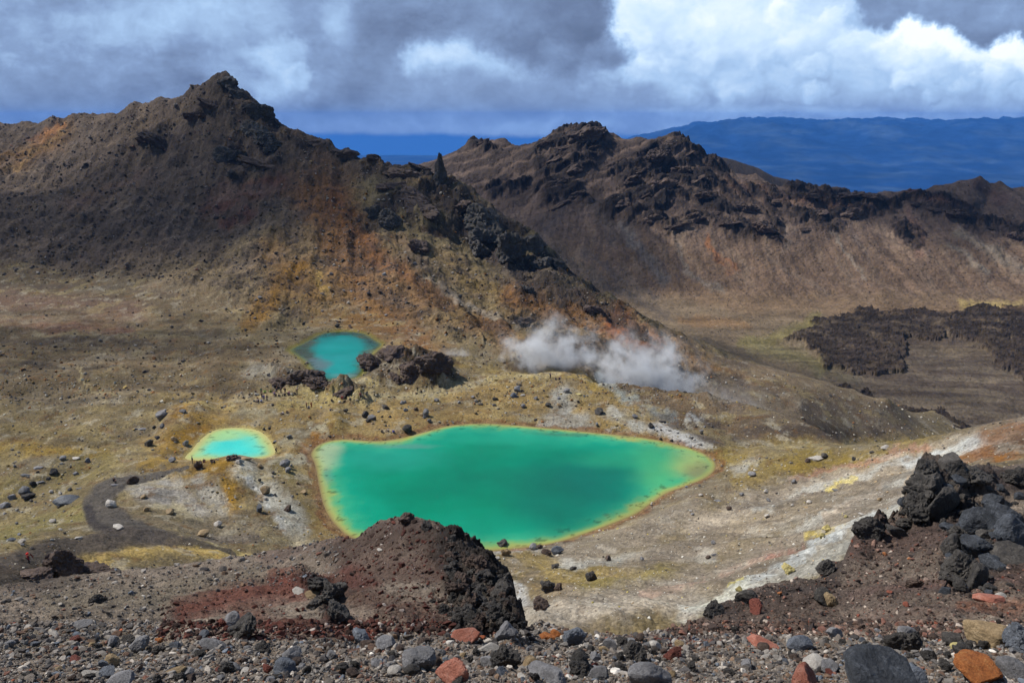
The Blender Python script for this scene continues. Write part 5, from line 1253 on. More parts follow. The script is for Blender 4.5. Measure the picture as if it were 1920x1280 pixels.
# boulders of the basin
BLD = [
    (304, 783, 22, 'angular', 'grey', 'dark grey pointed boulder on the crest left of the pale lake', 1.1), (342, 773, 14, 'slab', 'grey', 'flat grey boulder on the crest path left of the saddle', 1.2), (278, 835, 17, 'angular', 'black', 'black boulder with a white scar on the left slope of the shore mound', 1.0), (294, 823, 9, 'round', 'black', 'small dark boulder above the scarred black boulder', 1.0),
    (266, 806, 12, 'slab', 'grey', 'pale-topped grey boulder left of the mustard mound', 1.1), (288, 803, 8, 'round', 'black', 'small dark boulder on the mustard mound crest, left one', 1.0), (304, 801, 10, 'round', 'grey', 'small grey boulder on the mustard mound crest, right one', 1.0), (254, 805, 8, 'slab', 'blue', 'narrow blue-grey boulder at the left of the mound', 1.4),
    (326, 826, 11, 'round', 'tan', 'tan boulder on the mustard mound', 1.0), (347, 834, 12, 'angular', 'grey', 'grey boulder between the mound and the pale lake', 1.1), (323, 866, 12, 'angular', 'grey', 'grey boulder on the trail by the pale lake', 1.0), (372, 879, 14, 'clinker', 'brown', 'brown undercut boulder where two people sit', 1.2),
    (430, 862, 12, 'clinker', 'brown', 'brown boulder in the edge of the pale lake', 1.0), (442, 861, 16, 'slab', 'brown', 'low brown rock in the edge of the pale lake', .9), (460, 861, 18, 'slab', 'tan', 'low pinkish rock in the edge of the pale lake', .9), (448, 868, 13, 'angular', 'pale', 'white boulder on the bank below the rocks in the pale lake', 1.0),
    (534, 875, 16, 'round', 'grey', 'dark grey boulder between the two lower lakes, upper', 1.3), (540, 885, 12, 'round', 'grey', 'dark grey boulder between the two lower lakes, lower', 1.1), (496, 925, 18, 'round', 'tan', 'tan boulder above the white scar', 1.0), (487, 960, 12, 'angular', 'blue', 'tall blue-grey boulder on the white scar', 1.8), (540, 958, 15, 'clinker', 'brown', 'orange-brown boulder right of the white scar', 1.0),
    (408, 985, 13, 'round', 'pale', 'light grey boulder on the slope below the mustard streak', .9), (316, 962, 20, 'angular', 'tan', 'tan boulder on the grey slope right of the trail', .7), (274, 957, 12, 'angular', 'tan', 'small tan boulder on the grey slope', .9), (269, 934, 10, 'angular', 'tan', 'small tan boulder high on the grey slope', 1.0), (380, 1005, 22, 'round', 'tan', 'half-buried tan boulder on the slope', .7),
    (208, 950, 20, 'angular', 'pale', 'pinkish grey boulder on the inner side of the trail bend', 1.0), (245, 907, 18, 'clinker', 'brown', 'brown rock beside the trail above its bend', 1.0), (214, 910, 13, 'slab', 'grey', 'grey rock under the person sitting by the trail', .8), (125, 945, 46, 'slab', 'blue', 'long blue-grey slab lying left of the trail bend', .8), (112, 950, 18, 'round', 'black', 'dark stone at the left end of the long blue-grey slab', .8),
    (53, 934, 20, 'angular', 'black', 'dark pyramid-shaped boulder on the far left slope', 1.0), (47, 930, 20, 'round', 'grey', 'pale round boulder behind the dark pyramid-shaped boulder', 1.3), (22, 935, 13, 'round', 'grey', 'grey boulder left of the dark pyramid-shaped boulder', 1.0), (7, 952, 16, 'round', 'grey', 'grey boulder at the left edge of the mossy slope', .9), (46, 892, 14, 'slab', 'grey', 'dark flat boulder on the upper left slope', 1.0),
    (60, 910, 11, 'round', 'black', 'small dark boulder above the pyramid-shaped boulder', 1.0), (75, 905, 12, 'slab', 'grey', 'small grey flat boulder on the upper left slope', 1.0), (102, 888, 13, 'clinker', 'black', 'dark boulder in the row on the left slope', 1.0), (118, 862, 11, 'round', 'grey', 'small boulder at the top of the row on the left slope', 1.0), (163, 867, 11, 'round', 'grey', 'grey boulder right of the row on the left slope', 1.2), (142, 860, 12, 'slab', 'pale', 'pale flat stone near the orange mossy band', 1.0),
    (70, 878, 16, 'slab', 'grey', 'flat dark stone on the left slope above the others', .9), (142, 889, 9, 'angular', 'grey', 'small grey boulder mid-slope on the left', 1.0), (130, 920, 10, 'round', 'black', 'small dark boulder above the long slab', .9), (40, 1018, 16, 'slab', 'pale', 'pinkish white boulder on the mossy slope near the person in red', 1.6), (20, 1014, 13, 'slab', 'blue', 'blue-grey stone left of the pinkish white boulder', 1.5), (36, 1003, 11, 'slab', 'blue', 'bluish stone above the pinkish white boulder', 1.2),
    (98, 978, 12, 'slab', 'pale', 'pale upright flake on the mossy slope', 1.6), (146, 1010, 12, 'slab', 'pale', 'pale flake on the bright moss beside the trail', 1.4), (220, 990, 22, 'slab', 'pale', 'white oblique flake lying on the trail', .6), (334, 1064, 12, 'angular', 'pale', 'white boulder on the yellow slope below the trail', 1.4),
    (648, 772, 9, 'round', 'black', 'small dark boulder left of the black pair', .9), (684, 783, 12, 'round', 'black', 'black rounded boulder, left of the pair above the big lake', 1.5), (697, 787, 16, 'round', 'grey', 'light-topped dark boulder, right of the pair above the big lake', .9), (723, 766, 10, 'round', 'black', 'dark boulder just below the crest path', 1.1), (754, 757, 8, 'round', 'grey', 'small grey boulder on the crest path edge', 1.0), (760, 771, 8, 'round', 'grey', 'small grey boulder midway down the bank', 1.0),
    (798, 781, 14, 'round', 'grey', 'dark two-part boulder midway down the bank', 1.6), (764, 810, 16, 'round', 'black', 'large dark boulder at the waterline beside the seated people', 1.2), (818, 753, 9, 'round', 'grey', 'small pale-topped boulder on the upper bank', 1.0), (780, 769, 8, 'round', 'brown', 'small brown boulder on the bank', 1.0), (970, 733, 14, 'round', 'grey', 'grey boulder in the cluster below the standing person', 1.0), (963, 745, 12, 'round', 'blue', 'blue-grey boulder at the foot of the cluster', 1.0), (981, 742, 9, 'slab', 'pale', 'pale stone in the boulder cluster', 1.2),
    (1062, 736, 12, 'round', 'grey', 'grey boulder above the grey scarred ground', 1.0), (1085, 740, 10, 'slab', 'yellow', 'cream stone right of the boulder above the scar', .9), (1028, 762, 10, 'round', 'black', 'dark boulder on the left of the grey scar', 1.0), (1125, 775, 17, 'clinker', 'black', 'black and white boulder between the grey scars', .9), (1220, 800, 12, 'clinker', 'black', 'black boulder above the white rubble', 1.0), (1242, 791, 13, 'slab', 'black', 'dark flat boulder on the crest above the white rubble', .9),
    (1005, 748, 7, 'round', 'grey', 'small grey boulder between the cluster and the scar', 1.0), (1410, 893, 14, 'round', 'grey', 'blue-grey boulder on the mossy ground right of the big lake', 1.0), (1530, 862, 28, 'slab', 'pale', 'pale grey slab on the mossy ground at right', .8), (1545, 858, 12, 'round', 'black', 'dark boulder at the right end of the pale grey slab', 1.0), (1600, 862, 8, 'clinker', 'black', 'small dark boulder on the mossy ground at right', 1.0), (1660, 840, 16, 'slab', 'pale', 'pale flat stone near the top of the mossy ground', .9), (1635, 848, 11, 'slab', 'black', 'dark flat stone on the mossy ground', .9), (1515, 866, 10, 'clinker', 'brown', 'dark stone left of the pale grey slab', 1.0),
    (1314, 930, 7, 'round', 'pale', 'small white stone on the bare right shore', 1.0), (1345, 940, 12, 'slab', 'grey', 'grey stone on the bare right shore', 1.0), (1367, 955, 9, 'round', 'brown', 'brown stone on the bare right shore', 1.0), (1437, 970, 10, 'angular', 'pale', 'pale angular stone on the gully slope', 1.0), (1338, 1018, 9, 'angular', 'pale', 'white stone low on the gully slope', 1.0), (1328, 1046, 9, 'round', 'brown', 'brown stone low on the gully slope', .9), (1386, 1108, 14, 'angular', 'yellow', 'yellow and orange stone at the edge of the white rubble', 1.3),
    (1480, 1072, 22, 'clinker', 'yellow', 'pale yellow crusted block on the white rubble', .8), (1552, 995, 13, 'clinker', 'yellow', 'yellow crusted lump on the gully slope, upper', 1.0), (1542, 1008, 10, 'clinker', 'yellow', 'yellow crusted lump on the gully slope, lower', 1.0), (1567, 920, 14, 'slab', 'grey', 'grey stone on the yellow streak of the gully slope', .8), (1650, 938, 10, 'angular', 'tan', 'tan stone high on the gully slope', 1.0), (1617, 965, 13, 'slab', 'pale', 'cream slab high on the gully slope', .9), (1586, 970, 9, 'angular', 'yellow', 'small yellow stone beside the cream slab', 1.0),
    (940, 1024, 18, 'clinker', 'black', 'dark rock on the near shore behind the knoll', 1.0), (1000, 1030, 14, 'round', 'grey', 'dark boulder on the near shore', 1.1), (1012, 1028, 10, 'round', 'brown', 'brown boulder on the near shore', 1.0), (1046, 1038, 18, 'angular', 'blue', 'blue-grey boulder on the near shore, right of the others', 1.0), (1022, 1038, 16, 'clinker', 'brown', 'brown lump on the near shore between dark boulders', .9), (946, 1040, 15, 'clinker', 'tan', 'tan boulder on the white ground behind the knoll', 1.0), (932, 1048, 13, 'slab', 'pale', 'pale stone on the white ground behind the knoll', 1.0),
    (1040, 1064, 14, 'clinker', 'black', 'black stone on the brown bank behind the knoll', .8), (1106, 1088, 19, 'clinker', 'black', 'black boulder alone on the mossy bank behind the knoll', 1.2), (1028, 1110, 24, 'clinker', 'black', 'dark boulder in the gully bed', 1.0), (1010, 1140, 30, 'clinker', 'brown', 'dark mound of rock in the gully bed', .9), (1048, 1105, 16, 'clinker', 'brown', 'brown boulder right of the dark boulder in the gully bed', 1.0), (1075, 1068, 12, 'round', 'black', 'small dark boulder on the brown bank', .8), (1140, 1050, 12, 'round', 'brown', 'brown boulder on the white band', 1.0), (1204, 1050, 9, 'round', 'grey', 'grey boulder on the white band', 1.0)]
for i, (px, py, w, kd, mt, lb, hg) in enumerate(BLD):
    place('boulder', px, py, w, kd, mt, lb, 'boulder', k=i % 7, rz=rr.uniform(-.5, .5) + (0 if kd == 'slab' else rr.uniform(0, 6)), tilt=(rr.uniform(-.15, .15), rr.uniform(-.2, .2)), hgt=hg, sink=.22, sheet=TB)
r = np.random.RandomState(91)
for where, (x0, y0, x1, y1), n, ks in [
    ('the bank above the far shore of the big lake', (640, 745, 1200, 800), 40, ['grey', 'black', 'tan']), ('the left slope beside the trail', (0, 860, 150, 1030), 26, ['grey', 'pale', 'black']),
    ('the saddle between the two lower lakes', (480, 790, 570, 940), 24, ['grey', 'black', 'tan']), ('the white rubble above the right end of the big lake', (1225, 800, 1325, 840), 20, ['pale', 'grey', 'black']),
    ('the orange flank above the upper lake', (460, 480, 900, 620), 44, ['grey', 'black', 'brown']), ('the gully slope', (1250, 900, 1700, 1080), 26, ['pale', 'tan', 'grey'])]:
    for i in range(n):
        mt = ks[r.randint(3)]; adj = {'grey': 'grey', 'black': 'dark', 'tan': 'tan', 'pale': 'pale', 'brown': 'brown'}[mt]
        px, py = r.uniform(x0, x1), r.uniform(y0, y1)
        h = TB.hit(px, py)
        if h is None or any(poly_in(h[0], h[1], k) for k in range(3)): continue
        place('boulder', px, py, powr(r, 4.5, 11, 2.4, 1)[0], ['angular', 'round', 'slab'][r.randint(3)], mt, 'small ' + adj + ' boulder on ' + where, 'boulder', 'small ' + adj + ' boulders on ' + where, k=r.randint(7), rz=r.uniform(0, 6), hgt=r.uniform(.8, 1.2), sink=.2, sheet=TB)
# dark pinnacle beside the person in red
place('pinnacle', 108, 1078, 56, 'clinker', 'brown', 'dark red-brown lava pinnacle on the mound at the left, beside the person in red', 'pinnacle', k=3, rz=.6, hgt=1.15, sink=.22, sheet=TB)
place('outcrop', 60, 1088, 60, 'clinker', 'brown', 'dark rocks at the foot of the left pinnacle', 'outcrop', k=1, hgt=.5, sink=.3, sheet=TB)
place('outcrop', 165, 1082, 80, 'ledge', 'brown', 'red-brown crust trailing right from the left pinnacle', 'outcrop', k=5, hgt=.7, sink=.35, sheet=TB)
place('outcrop', 212, 1082, 18, 'clinker', 'brown', 'small dark lump at the right end of the red-brown crust', 'outcrop', k=2, hgt=1.2, sink=.2, sheet=TB)

# ------------------------------------------------------------------ steam and haze
def steam(name, label, px, py, Yd, w, h, dpt, dens, seed, lean=0.0):
    """a closed body of steam: wide w, high h, deep dpt metres, thick at its foot, torn at its edge"""
    a, e = ae(px, py); c = Vector((float(a) * Yd, Yd, float(e) * Yd))
    m, t = new_mat(name + ' volume')
    P = t.node('ShaderNodeTexCoord', out='Object')
    x, y, z = t.xyz(P)
    Q = t.vm('MULTIPLY', P, (w / 20, dpt / 20, h / 20)); Q = t.vm('ADD', Q, (seed * 3.1, 0, 0))
    wv = t.vm('SUBTRACT', t.noise(Q, 1.3, 3, .6, out='Color'), (.5, .5, .5))
    P2 = t.vm('ADD', P, t.vm('MULTIPLY', wv, (.8, .7, .9)))
    # thick along a low spine, thinning upward and outward
    zz = t.m('MULTIPLY_ADD', z, 1.0, .30)
    up_ = t.m('MULTIPLY', t.m('MAXIMUM', zz, 0.0), .75); dn_ = t.m('MINIMUM', zz, 0.0)
    l = t.vm('LENGTH', t.cxyz(t.xyz(P2)[0], t.m('MULTIPLY', y, .9), t.m('MULTIPLY', t.xyz(P2)[2], .9)), out='Value')
    n = t.noise(Q, 1.5, 6, .60)
    f = t.m('SUBTRACT', t.m('MULTIPLY_ADD', t.m('SUBTRACT', n, .5), 2.1, .72), l)
    body = t.mr(f, 0.0, 1.35)
    low = t.mr(z, .8, -.5, .35, 1.25, 'LINEAR')
    wall = t.mr(t.vm('LENGTH', P, out='Value'), .98, .62)
    d = t.m('MULTIPLY', t.m('MULTIPLY', body, t.m('MULTIPLY', low, wall)), dens)
    v = t.node('ShaderNodeVolumePrincipled', {'Color': (.98, .99, 1.0, 1), 'Density': d, 'Anisotropy': 0.0})
    t.l.new(v, t.node('ShaderNodeOutputMaterial', out=None).inputs['Volume'])
    U, F = ICO[3]
    o = link(name, mesh_np(name, U, F, [m]), loc=c); o.scale = (w / 2, dpt / 2, h / 2); o.rotation_euler = (0, lean, 0)
    return tag(o, label, 'steam', kind='stuff')


steam('steam', 'white plume of steam rising behind the crest above the big lake, left of the main cloud', 1030, 660, 268, 54, 38, 20, .75, 3, -.10)
steam('steam', 'largest cloud of steam drifting right over the flank of the crest', 1216, 712, 262, 66, 50, 22, .85, 5, .46)
steam('steam', 'soft tail of steam trailing down the dark slope to the lower right of the main cloud', 1290, 765, 258, 42, 20, 16, .30, 11, .7)
steam('steam', 'low wisp of steam over the rocks right of the upper lake', 862, 664, 272, 26, 8, 8, .40, 7, .1)
steam('steam', 'thin spread-out steam fading over the valley floor right of the main cloud', 1370, 752, 300, 60, 30, 22, .07, 9, .2)

m, t = new_mat('haze')
v = t.node('ShaderNodeVolumePrincipled', {'Color': (.10, .35, .92, 1), 'Density': 3.2e-5, 'Anisotropy': 0.0})
t.l.new(v, t.node('ShaderNodeOutputMaterial', out=None).inputs['Volume'])
bm = bmesh.new(); bmesh.ops.create_cube(bm, size=1.0)
me = bpy.data.meshes.new('haze'); bm.to_mesh(me); bm.free(); me.materials.append(m)
o = link('haze', me, loc=(0, 10100, (zp.min() - 2 + 125) / 2)); o.scale = (40000, 22000, 125 - zp.min() + 2)
tag(o, 'blue air between the mountain and the far forested plain', 'haze', kind='stuff')

# unseen cloud bodies added out of the frame to cast shadows on the slopes
m, t = new_mat('shadow cloud body')
v = t.node('ShaderNodeVolumePrincipled', {'Color': (.97, .98, 1.0, 1), 'Density': .0095, 'Anisotropy': .2})
t.l.new(v, t.node('ShaderNodeOutputMaterial', out=None).inputs['Volume'])
def cloud(x, y, z, hgt, w, d, h, rz, label, k):
    T = (hgt - z) / SUN[2]; V, F = rock_geo(5, 900 + k, .7, .95, 10, 6, .12, (1, 1, 1), .35, 1.2)
    o = link('cloud', mesh_np('cloud', V, F, [m]), loc=(x + SUN[0] * T, y + SUN[1] * T, hgt)); o.scale = (w / 2, d / 2, h / 2); o.rotation_euler = (0, 0, rz)
    return tag(o, label, 'cloud', kind='stuff')
cloud(-235, 520, -35, 420, 330, 190, 130, .3, 'unseen cloud added to shade the face of the left mountain', 1)
cloud(-215, 290, -85, 400, 330, 42, 60, .05, 'long thin unseen cloud added to shade the flat ground at left', 2)
cloud(10, 790, -60, 430, 190, 230, 110, -.5, 'unseen cloud added to shade the left end of the far crater wall', 3)
cloud(85, 470, -90, 380, 120, 150, 110, .5, 'unseen cloud added to shade the dark side of the spur', 4)
cloud(480, 860, -70, 430, 280, 200, 120, .2, 'unseen cloud added to shade the right part of the far crater wall', 5)

# ------------------------------------------------------------------ people
def cloth(h, rough=.8):
    nm = 'cloth ' + h
    if nm in bpy.data.materials: return bpy.data.materials[nm]
    m, t = new_mat(nm); P = t.node('ShaderNodeTexCoord', out='Object')
    k = t.mr(t.noise(P, 18.0, 4, .6), .3, .7, .8, 1.2, 'LINEAR')
    principled(t, Base_Color=t.mix(1.0, lin(h), t.cxyz(k, k, k), blend='MULTIPLY'), Roughness=rough); return m


def skinned(name, V, R_, E, root=0, lev=2):
    me = bpy.data.meshes.new(name); me.from_pydata(V, E, []); o = bpy.data.objects.new(name, me); col.objects.link(o)
    md = o.modifiers.new('s', 'SKIN'); md.use_smooth_shade = True; md.branch_smoothing = .6
    for i, q in enumerate(me.skin_vertices[0].data):
        q.radius = (R_[i], R_[i]) if not isinstance(R_[i], tuple) else R_[i]; q.use_root = (i == root)
    o.modifiers.new('d', 'SUBSURF').levels = lev
    bpy.context.view_layer.update()
    out = bpy.data.meshes.new_from_object(o.evaluated_get(bpy.context.evaluated_depsgraph_get()))
    out.name = name; bpy.data.objects.remove(o); bpy.data.meshes.remove(me); out.materials.clear(); out.materials.append(cloth('c08a6a', .6)); return out


POSE = {
    # pelvis, chest, neck, head centre, then (shoulder, elbow, wrist), (hip, knee, ankle, toe) for the two sides
    'stand': dict(P=(0, 0, .94), C=(0, 0, 1.30), N=(0, -.01, 1.47), H=(0, -.02, 1.62), A=[((-.19, 0, 1.41), (-.25, .03, 1.13), (-.24, -.08, .88)), ((.19, 0, 1.41), (.26, .03, 1.13), (.22, -.12, .90))],
                  L=[((-.09, 0, .90), (-.12, -.03, .49), (-.13, .03, .08), (-.15, -.15, .04)), ((.09, 0, .90), (.13, -.01, .49), (.16, .03, .08), (.19, -.15, .04))]),
    'walk': dict(P=(0, 0, .90), C=(0, -.07, 1.25), N=(0, -.11, 1.41), H=(0, -.15, 1.56), A=[((-.19, -.06, 1.36), (-.26, .06, 1.10), (-.24, -.06, .88)), ((.19, -.06, 1.36), (.26, -.16, 1.12), (.22, -.34, .98))],
                 L=[((-.09, 0, .86), (-.11, -.26, .52), (-.12, -.22, .10), (-.13, -.40, .05)), ((.09, 0, .86), (.11, .04, .46), (.12, .34, .14), (.13, .20, .04))]),
    'bent': dict(P=(0, .05, .84), C=(0, -.22, 1.12), N=(0, -.34, 1.24), H=(0, -.45, 1.33), A=[((-.19, -.24, 1.20), (-.26, -.30, .92), (-.22, -.46, .72)), ((.19, -.24, 1.20), (.27, -.34, .92), (.24, -.50, .74))],
                 L=[((-.09, .05, .80), (-.12, -.28, .56), (-.12, -.26, .18), (-.13, -.44, .14)), ((.09, .05, .80), (.12, -.02, .42), (.13, .22, .08), (.14, .06, .04))]),
    'sit': dict(P=(0, 0, .13), C=(0, .03, .48), N=(0, 0, .64), H=(0, -.04, .79), A=[((-.19, .02, .58), (-.27, -.12, .36), (-.16, -.34, .40)), ((.19, .02, .58), (.27, -.10, .35), (.14, -.30, .42))],
                L=[((-.10, -.02, .12), (-.17, -.40, .46), (-.15, -.68, .08), (-.15, -.84, .06)), ((.10, -.02, .12), (.16, -.42, .42), (.18, -.76, .08), (.20, -.92, .06))]),
    'perch': dict(P=(0, 0, .48), C=(0, -.02, .83), N=(0, -.06, .99), H=(0, -.10, 1.14), A=[((-.19, -.03, .93), (-.26, -.12, .68), (-.14, -.34, .60)), ((.19, -.03, .93), (.26, -.12, .68), (.13, -.33, .62))],
                  L=[((-.10, -.02, .46), (-.13, -.42, .50), (-.13, -.44, .08), (-.14, -.62, .04)), ((.10, -.02, .46), (.14, -.42, .50), (.15, -.34, .08), (.17, -.52, .04))]),
    'lie': dict(P=(0, 0, .13), C=(-.33, .02, .22), N=(-.48, .02, .34), H=(-.60, 0, .42), A=[((-.42, -.19, .28), (-.52, -.22, .06), (-.34, -.34, .05)), ((-.42, .19, .28), (-.30, .28, .10), (-.10, .20, .18))],
                L=[((.04, -.09, .12), (.44, -.11, .26), (.78, -.12, .08), (.84, -.13, .20)), ((.04, .09, .12), (.44, .12, .14), (.84, .12, .08), (.90, .12, .20))]),
}


def figure(pose):
    q = POSE[pose]; lerp = lambda a, b, f: tuple(a[i] + (b[i] - a[i]) * f for i in range(3))
    V = [q['P'], lerp(q['P'], q['C'], .45), q['C'], q['N'], q['H']]; R_ = [(.15, .11), (.13, .10), (.15, .11), .055, (.078, .095)]; E = [(0, 1), (1, 2), (2, 3), (3, 4)]
    up = Vector(q['H']) - Vector(q['N']); up.normalize()
    V.append(tuple(Vector(q['H']) + up * .09)); R_.append((.06, .07)); E.append((4, 5))
    def add(p, r_, j): V.append(tuple(p)); R_.append(r_); E.append((j, len(V) - 1)); return len(V) - 1
    fwd = Vector((0, -1, 0)) if pose != 'lie' else Vector((.3, 0, 1)).normalized()
    add(Vector(q['H']) + fwd * .11 - up * .01, .014, 4)                            # nose
    for (s, e, w) in q['A']:
        j = add(s, .062, 2); j = add(e, .044, j); k = add(w, .030, j)
        d = (Vector(w) - Vector(e)).normalized(); side = d.cross(Vector((0, 0, 1))).normalized()
        pm = add(Vector(w) + d * .08, (.042, .02), k)
        for f in range(4):
            b = Vector(w) + d * .10 + side * (.018 * (f - 1.5)); j1 = add(b, .009, pm)
            add(b + d * (.045 + .01 * (f in (1, 2))) + Vector((0, 0, -.012)), .008, j1)
        add(Vector(w) + d * .06 - side * .055, .010, k)
    for (h, kn, an, to) in q['L']:
        j = add(h, .085, 0); j = add(kn, .056, j); j = add(an, .038, j); add(to, .036, j)
    body = skinned('person_body_' + pose, V, R_, E)
    # jacket, trousers, boots follow the same joints, a little fuller
    V, R_, E = [q['P'], lerp(q['P'], q['C'], .45), q['C'], lerp(q['C'], q['N'], .7)], [(.175, .135), (.165, .13), (.185, .14), .075], [(0, 1), (1, 2), (2, 3)]
    for (s, e, w) in q['A']: j = add(s, .088, 2); j = add(e, .066, j); add(lerp(e, w, .92), .052, j)
    jacket = skinned('jacket_' + pose, V, R_, E)
    V, R_, E = [q['P']], [(.165, .125)], []
    for (h, kn, an, to) in q['L']: j = add(lerp(h, kn, .12), .108, 0); j = add(kn, .078, j); add(lerp(kn, an, .93), .062, j)
    trousers = skinned('trousers_' + pose, V, R_, E)
    boots = []
    for (h, kn, an, to) in q['L']:
        V, R_, E = [lerp(kn, an, .86)], [.058], []; j = add(an, .055, 0); add(to, (.052, .04), j); boots.append(skinned('boot_' + pose, V, R_, E))
    V, R_, E = [tuple(Vector(q['H']) - fwd * .02 + up * .03)], [(.088, .10)], []; add(Vector(q['H']) - fwd * .015 + up * .10, (.07, .08), 0)
    hair = skinned('hair_' + pose, V, R_, E)
    # rucksack on the back
    c = Vector(q['C']); b = -fwd
    ax = (Vector(q['C']) - Vector(q['P'])).normalized(); bk = (b - ax * b.dot(ax)).normalized()
    V = [tuple(c + bk * .24 - ax * .22), tuple(c + bk * .26), tuple(c + bk * .22 + ax * .20)]
    pack = skinned('rucksack_' + pose, V, [(.15, .12), (.18, .15), (.12, .10)], [(0, 1), (1, 2)])
    return dict(body=body, jacket=jacket, trousers=trousers, boots=boots, hair=hair, pack=pack)


FIG = {}
def person(px, py, pose, jk, tr, hr, rz, label, group=None, pack=None, lift=0.0, sheet=TB):
    if pose not in FIG: FIG[pose] = figure(pose)
    f = FIG[pose]; h = sheet.hit(px, py)
    if h is None: return
    o = link('person', f['body'], loc=(h[0], h[1], h[2] - .02 + lift), rot=(0, 0, rz), scale=(1.18,) * 3)
    for nm, key, hx in (('jacket', 'jacket', jk), ('trousers', 'trousers', tr), ('hair', 'hair', hr), ('rucksack', 'pack', pack)):
        if hx is None: continue
        c = link(nm, f[key], o); c.material_slots[0].link = 'OBJECT'; c.material_slots[0].material = cloth(hx)
    for b in f['boots']:
        c = link('boot', b, o); c.material_slots[0].link = 'OBJECT'; c.material_slots[0].material = cloth('2a2522')
    tag(o, label, 'person', group)


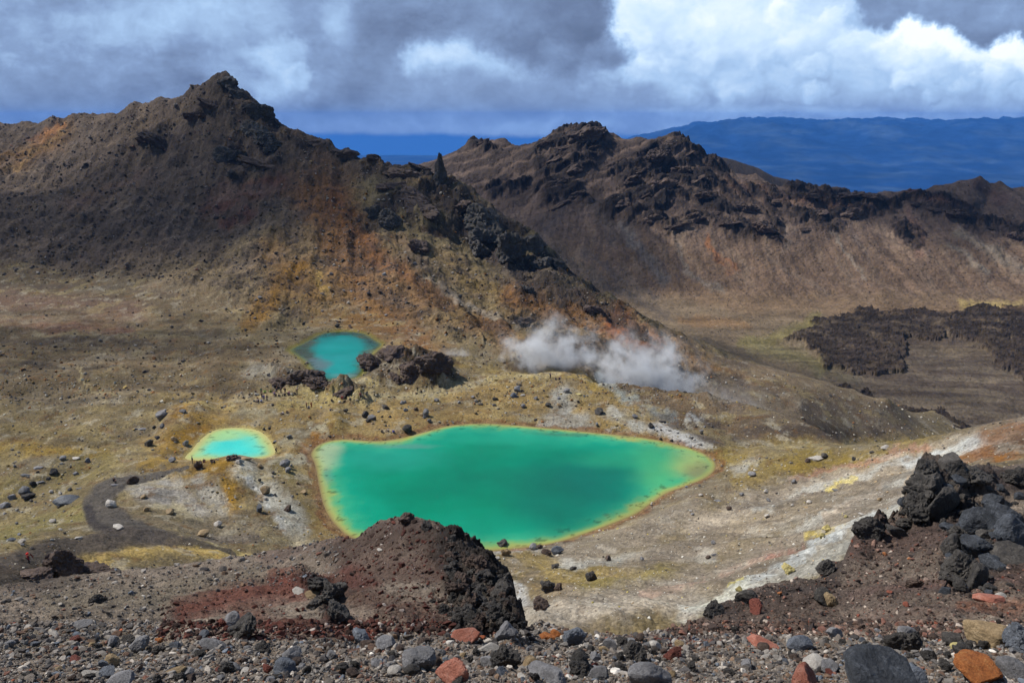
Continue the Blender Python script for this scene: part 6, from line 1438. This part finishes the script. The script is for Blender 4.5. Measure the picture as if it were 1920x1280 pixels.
DK, NV, BK = '23252c', '1f2a4a', '1c1a19'
GS = 'walkers in dark clothes at the back of the saddle'
PEOPLE = [
    (557, 738, 'stand', '5a3a2a', DK, BK, 2.6, 'person in a brown jacket standing at the right end of the crowd on the saddle', None, None),
    (676, 746, 'walk', '6a2430', DK, BK, .5, 'person in dark red walking down the path where the saddle meets the crags', None, '4a2a3a'),
    (642, 752, 'stand', '9a2a2c', '5a2226', BK, .2, 'person in a red jacket alone on the saddle, right of the crowd', None, None),
    (622, 752, 'sit', '2a2a30', DK, BK, .7, 'person in dark clothes sitting left of the lone person in red', None, None),
    (584, 764, 'stand', '8a3524', 'a04a34', BK, 1.2, 'person in rust red standing, right one of the pair on the middle of the saddle', None, None),
    (575, 764, 'stand', '5a1c22', DK, BK, -1.0, 'person in dark red standing, left one of the pair on the middle of the saddle', None, None),
    (566, 764, 'lie', '23302a', DK, BK, .2, 'person lying on the ground left of the dark red pair', None, None),
    (579, 765, 'sit', 'b8b4b0', '3a3a44', BK, .1, 'person in white sitting between the dark red pair', None, None),
    (619, 770, 'sit', '5a6478', DK, BK, 2.2, 'person in blue-grey sitting alone below the crowd, toward the right', None, None),
    (531, 776, 'sit', 'c8c2c0', '4a3a44', BK, -.6, 'person in a white top sitting on the slope below the crowd, left of two', None, None),
    (538, 774, 'sit', '4a3430', '35303a', BK, .8, 'person in a brown top sitting on the slope below the crowd, right of two', None, None),
    (485, 752, 'sit', '4a3f58', '2a4a5a', BK, -.8, 'person in purple-grey sitting at the left of the blue group', None, None),
    (490, 753, 'sit', 'd0cfe0', NV, BK, .3, 'person in white sitting at the foot of the blue group', None, None),
    (495, 750, 'stand', '2448b0', NV, BK, .5, 'person in a bright blue jacket standing in the middle of the blue group', None, None),
    (501, 751, 'stand', '1c2030', '25304a', BK, -.4, 'person in navy standing at the right of the blue group', None, None),
    (491, 746, 'stand', '1a1c22', BK, BK, 2.8, 'person in black standing behind the person in bright blue', None, None),
    (480, 753, 'lie', '2c3034', DK, BK, 3.0, 'person lying stretched out left of the blue group', None, None),
    (490, 737, 'stand', '1f7a66', '24403a', BK, .4, 'person in a teal jacket standing left of the lime jackets', None, None),
    (497, 736, 'sit', '7fd01c', '3a4a2a', BK, .3, 'person in a lime green jacket sitting beside the teal jacket', None, None),
    (507, 735, 'sit', '8fc23a', '3a4a2a', BK, 1.2, 'person in a yellow-green jacket sitting right of the lime green jacket', None, None),
    (467, 741, 'sit', '2a2622', DK, BK, 1.8, 'person in black sitting far left of the crowd', None, None),
    (479, 738, 'perch', '25282a', DK, BK, 1.2, 'person in black perched between the far left one and the teal jacket', None, None),
    (515, 739, 'sit', '8f7ab0', '3a3848', BK, -.3, 'person in a lilac jacket sitting right of the yellow-green jacket', None, None),
    (519, 736, 'stand', '2a2a40', DK, BK, .9, 'person in navy standing behind the lilac jacket', None, None),
    (527, 737, 'stand', '17181c', BK, BK, -.2, 'person in black standing before the dark knob, left of two', None, None),
    (535, 737, 'stand', '17181c', BK, BK, .5, 'person in black standing before the dark knob, right of two', None, None),
    (540, 740, 'sit', '3a2a3a', '40303a', BK, .6, 'person in plum sitting in the row under the two in black', None, None),
    (534, 741, 'sit', '2a2226', DK, BK, -.9, 'walker in dark clothes sitting on the saddle in the front row', GS, None),
    (542, 738, 'sit', 'd08a98', '4a3a44', BK, .2, 'person in pink sitting in the row under the two in black', None, None),
    (549, 739, 'sit', '22242c', DK, BK, -.4, 'person in dark clothes sitting near the brown jacket, left of two', None, None),
    (553, 739, 'sit', '22242c', DK, BK, .5, 'person in dark clothes sitting near the brown jacket, right of two', None, None),
    (517, 742, 'sit', '1f2226', DK, BK, .1, 'walker in dark clothes sitting on the saddle in the front row', GS, None),
    (523, 743, 'sit', '1f2226', DK, BK, .9, 'walker in dark clothes sitting on the saddle in the front row', GS, None),
    (361, 868, 'stand', '1e2428', '22262a', BK, 1.9, 'person in dark clothes standing at the left end of the pale lake', None, None),
    (376, 872, 'perch', '20221f', DK, BK, 1.0, 'person in dark clothes perched on the brown undercut boulder', None, '1f2024'),
    (383, 866, 'sit', '2a2d30', '5a2a26', BK, .3, 'person sitting by the pale lake just right of the undercut boulder', None, None),
    (397, 866, 'sit', '23262c', DK, BK, .5, 'person in dark clothes sitting by the pale lake, left one of the close pair', None, None),
    (402, 867, 'sit', '2b2d38', DK, BK, -.5, 'person in dark clothes sitting by the pale lake, right one of the close pair', None, None),
    (429, 862, 'perch', '3a3430', DK, 'c8b088', .2, 'person with a straw-coloured hat sitting on the brown boulder in the pale lake', None, None),
    (439, 860, 'perch', '1d2024', DK, BK, .6, 'person in black sitting on the low rock in the pale lake, left of two', None, None),
    (444, 860, 'perch', '1d2024', DK, BK, -.2, 'person in black sitting on the low rock in the pale lake, right of two', None, None),
    (518, 850, 'walk', '22302a', DK, BK, 1.4, 'person in dark green walking at the right end of the pale lake', None, None),
    (783, 734, 'stand', '2a3a1e', '24301e', BK, .2, 'person in dark green standing on the crest path above the big lake, left of two', None, None),
    (790, 735, 'sit', '2a2622', DK, BK, -.4, 'person in dark clothes on the crest path above the big lake, right of two', None, None),
    (716, 810, 'sit', '4a4a44', DK, BK, .6, 'person in grey sitting near the water of the big lake, left of three', None, None),
    (728, 808, 'sit', 'b8b0a6', '5a4438', BK, -.7, 'person in a pale top sitting near the water of the big lake, middle of three', None, None),
    (738, 811, 'sit', '2a4cc0', '22242e', 'c8c8d4', .5, 'person in a bright blue jacket sitting near the water of the big lake', None, '1c1e24'),
    (1032, 709, 'stand', '1f3550', DK, BK, 2.2, 'person in dark blue standing on top of the crest above the big lake', None, '22385a'),
    (1042, 712, 'sit', '24262a', DK, BK, .4, 'person in black sitting on the crest, right of the standing one', None, '3a4046'),
    (1049, 711, 'sit', '4a2430', DK, 'c8b49a', -.8, 'person in maroon sitting at the right end of the crest group', None, None),
    (214, 905, 'perch', '1f2226', BK, BK, 1.2, 'person in dark clothes sitting on a grey rock beside the upper trail', None, None),
    (54, 1056, 'bent', '8a1a12', '2a2422', BK, 1.3, 'person in red with a big scarlet rucksack climbing past the left pinnacle', None, 'e02008'),
]
for (px, py, pose, jk, tr, hr, rz, lb, gp, pk) in PEOPLE:
    person(px, py, pose, jk, tr, hr, rz, lb, gp, pk)
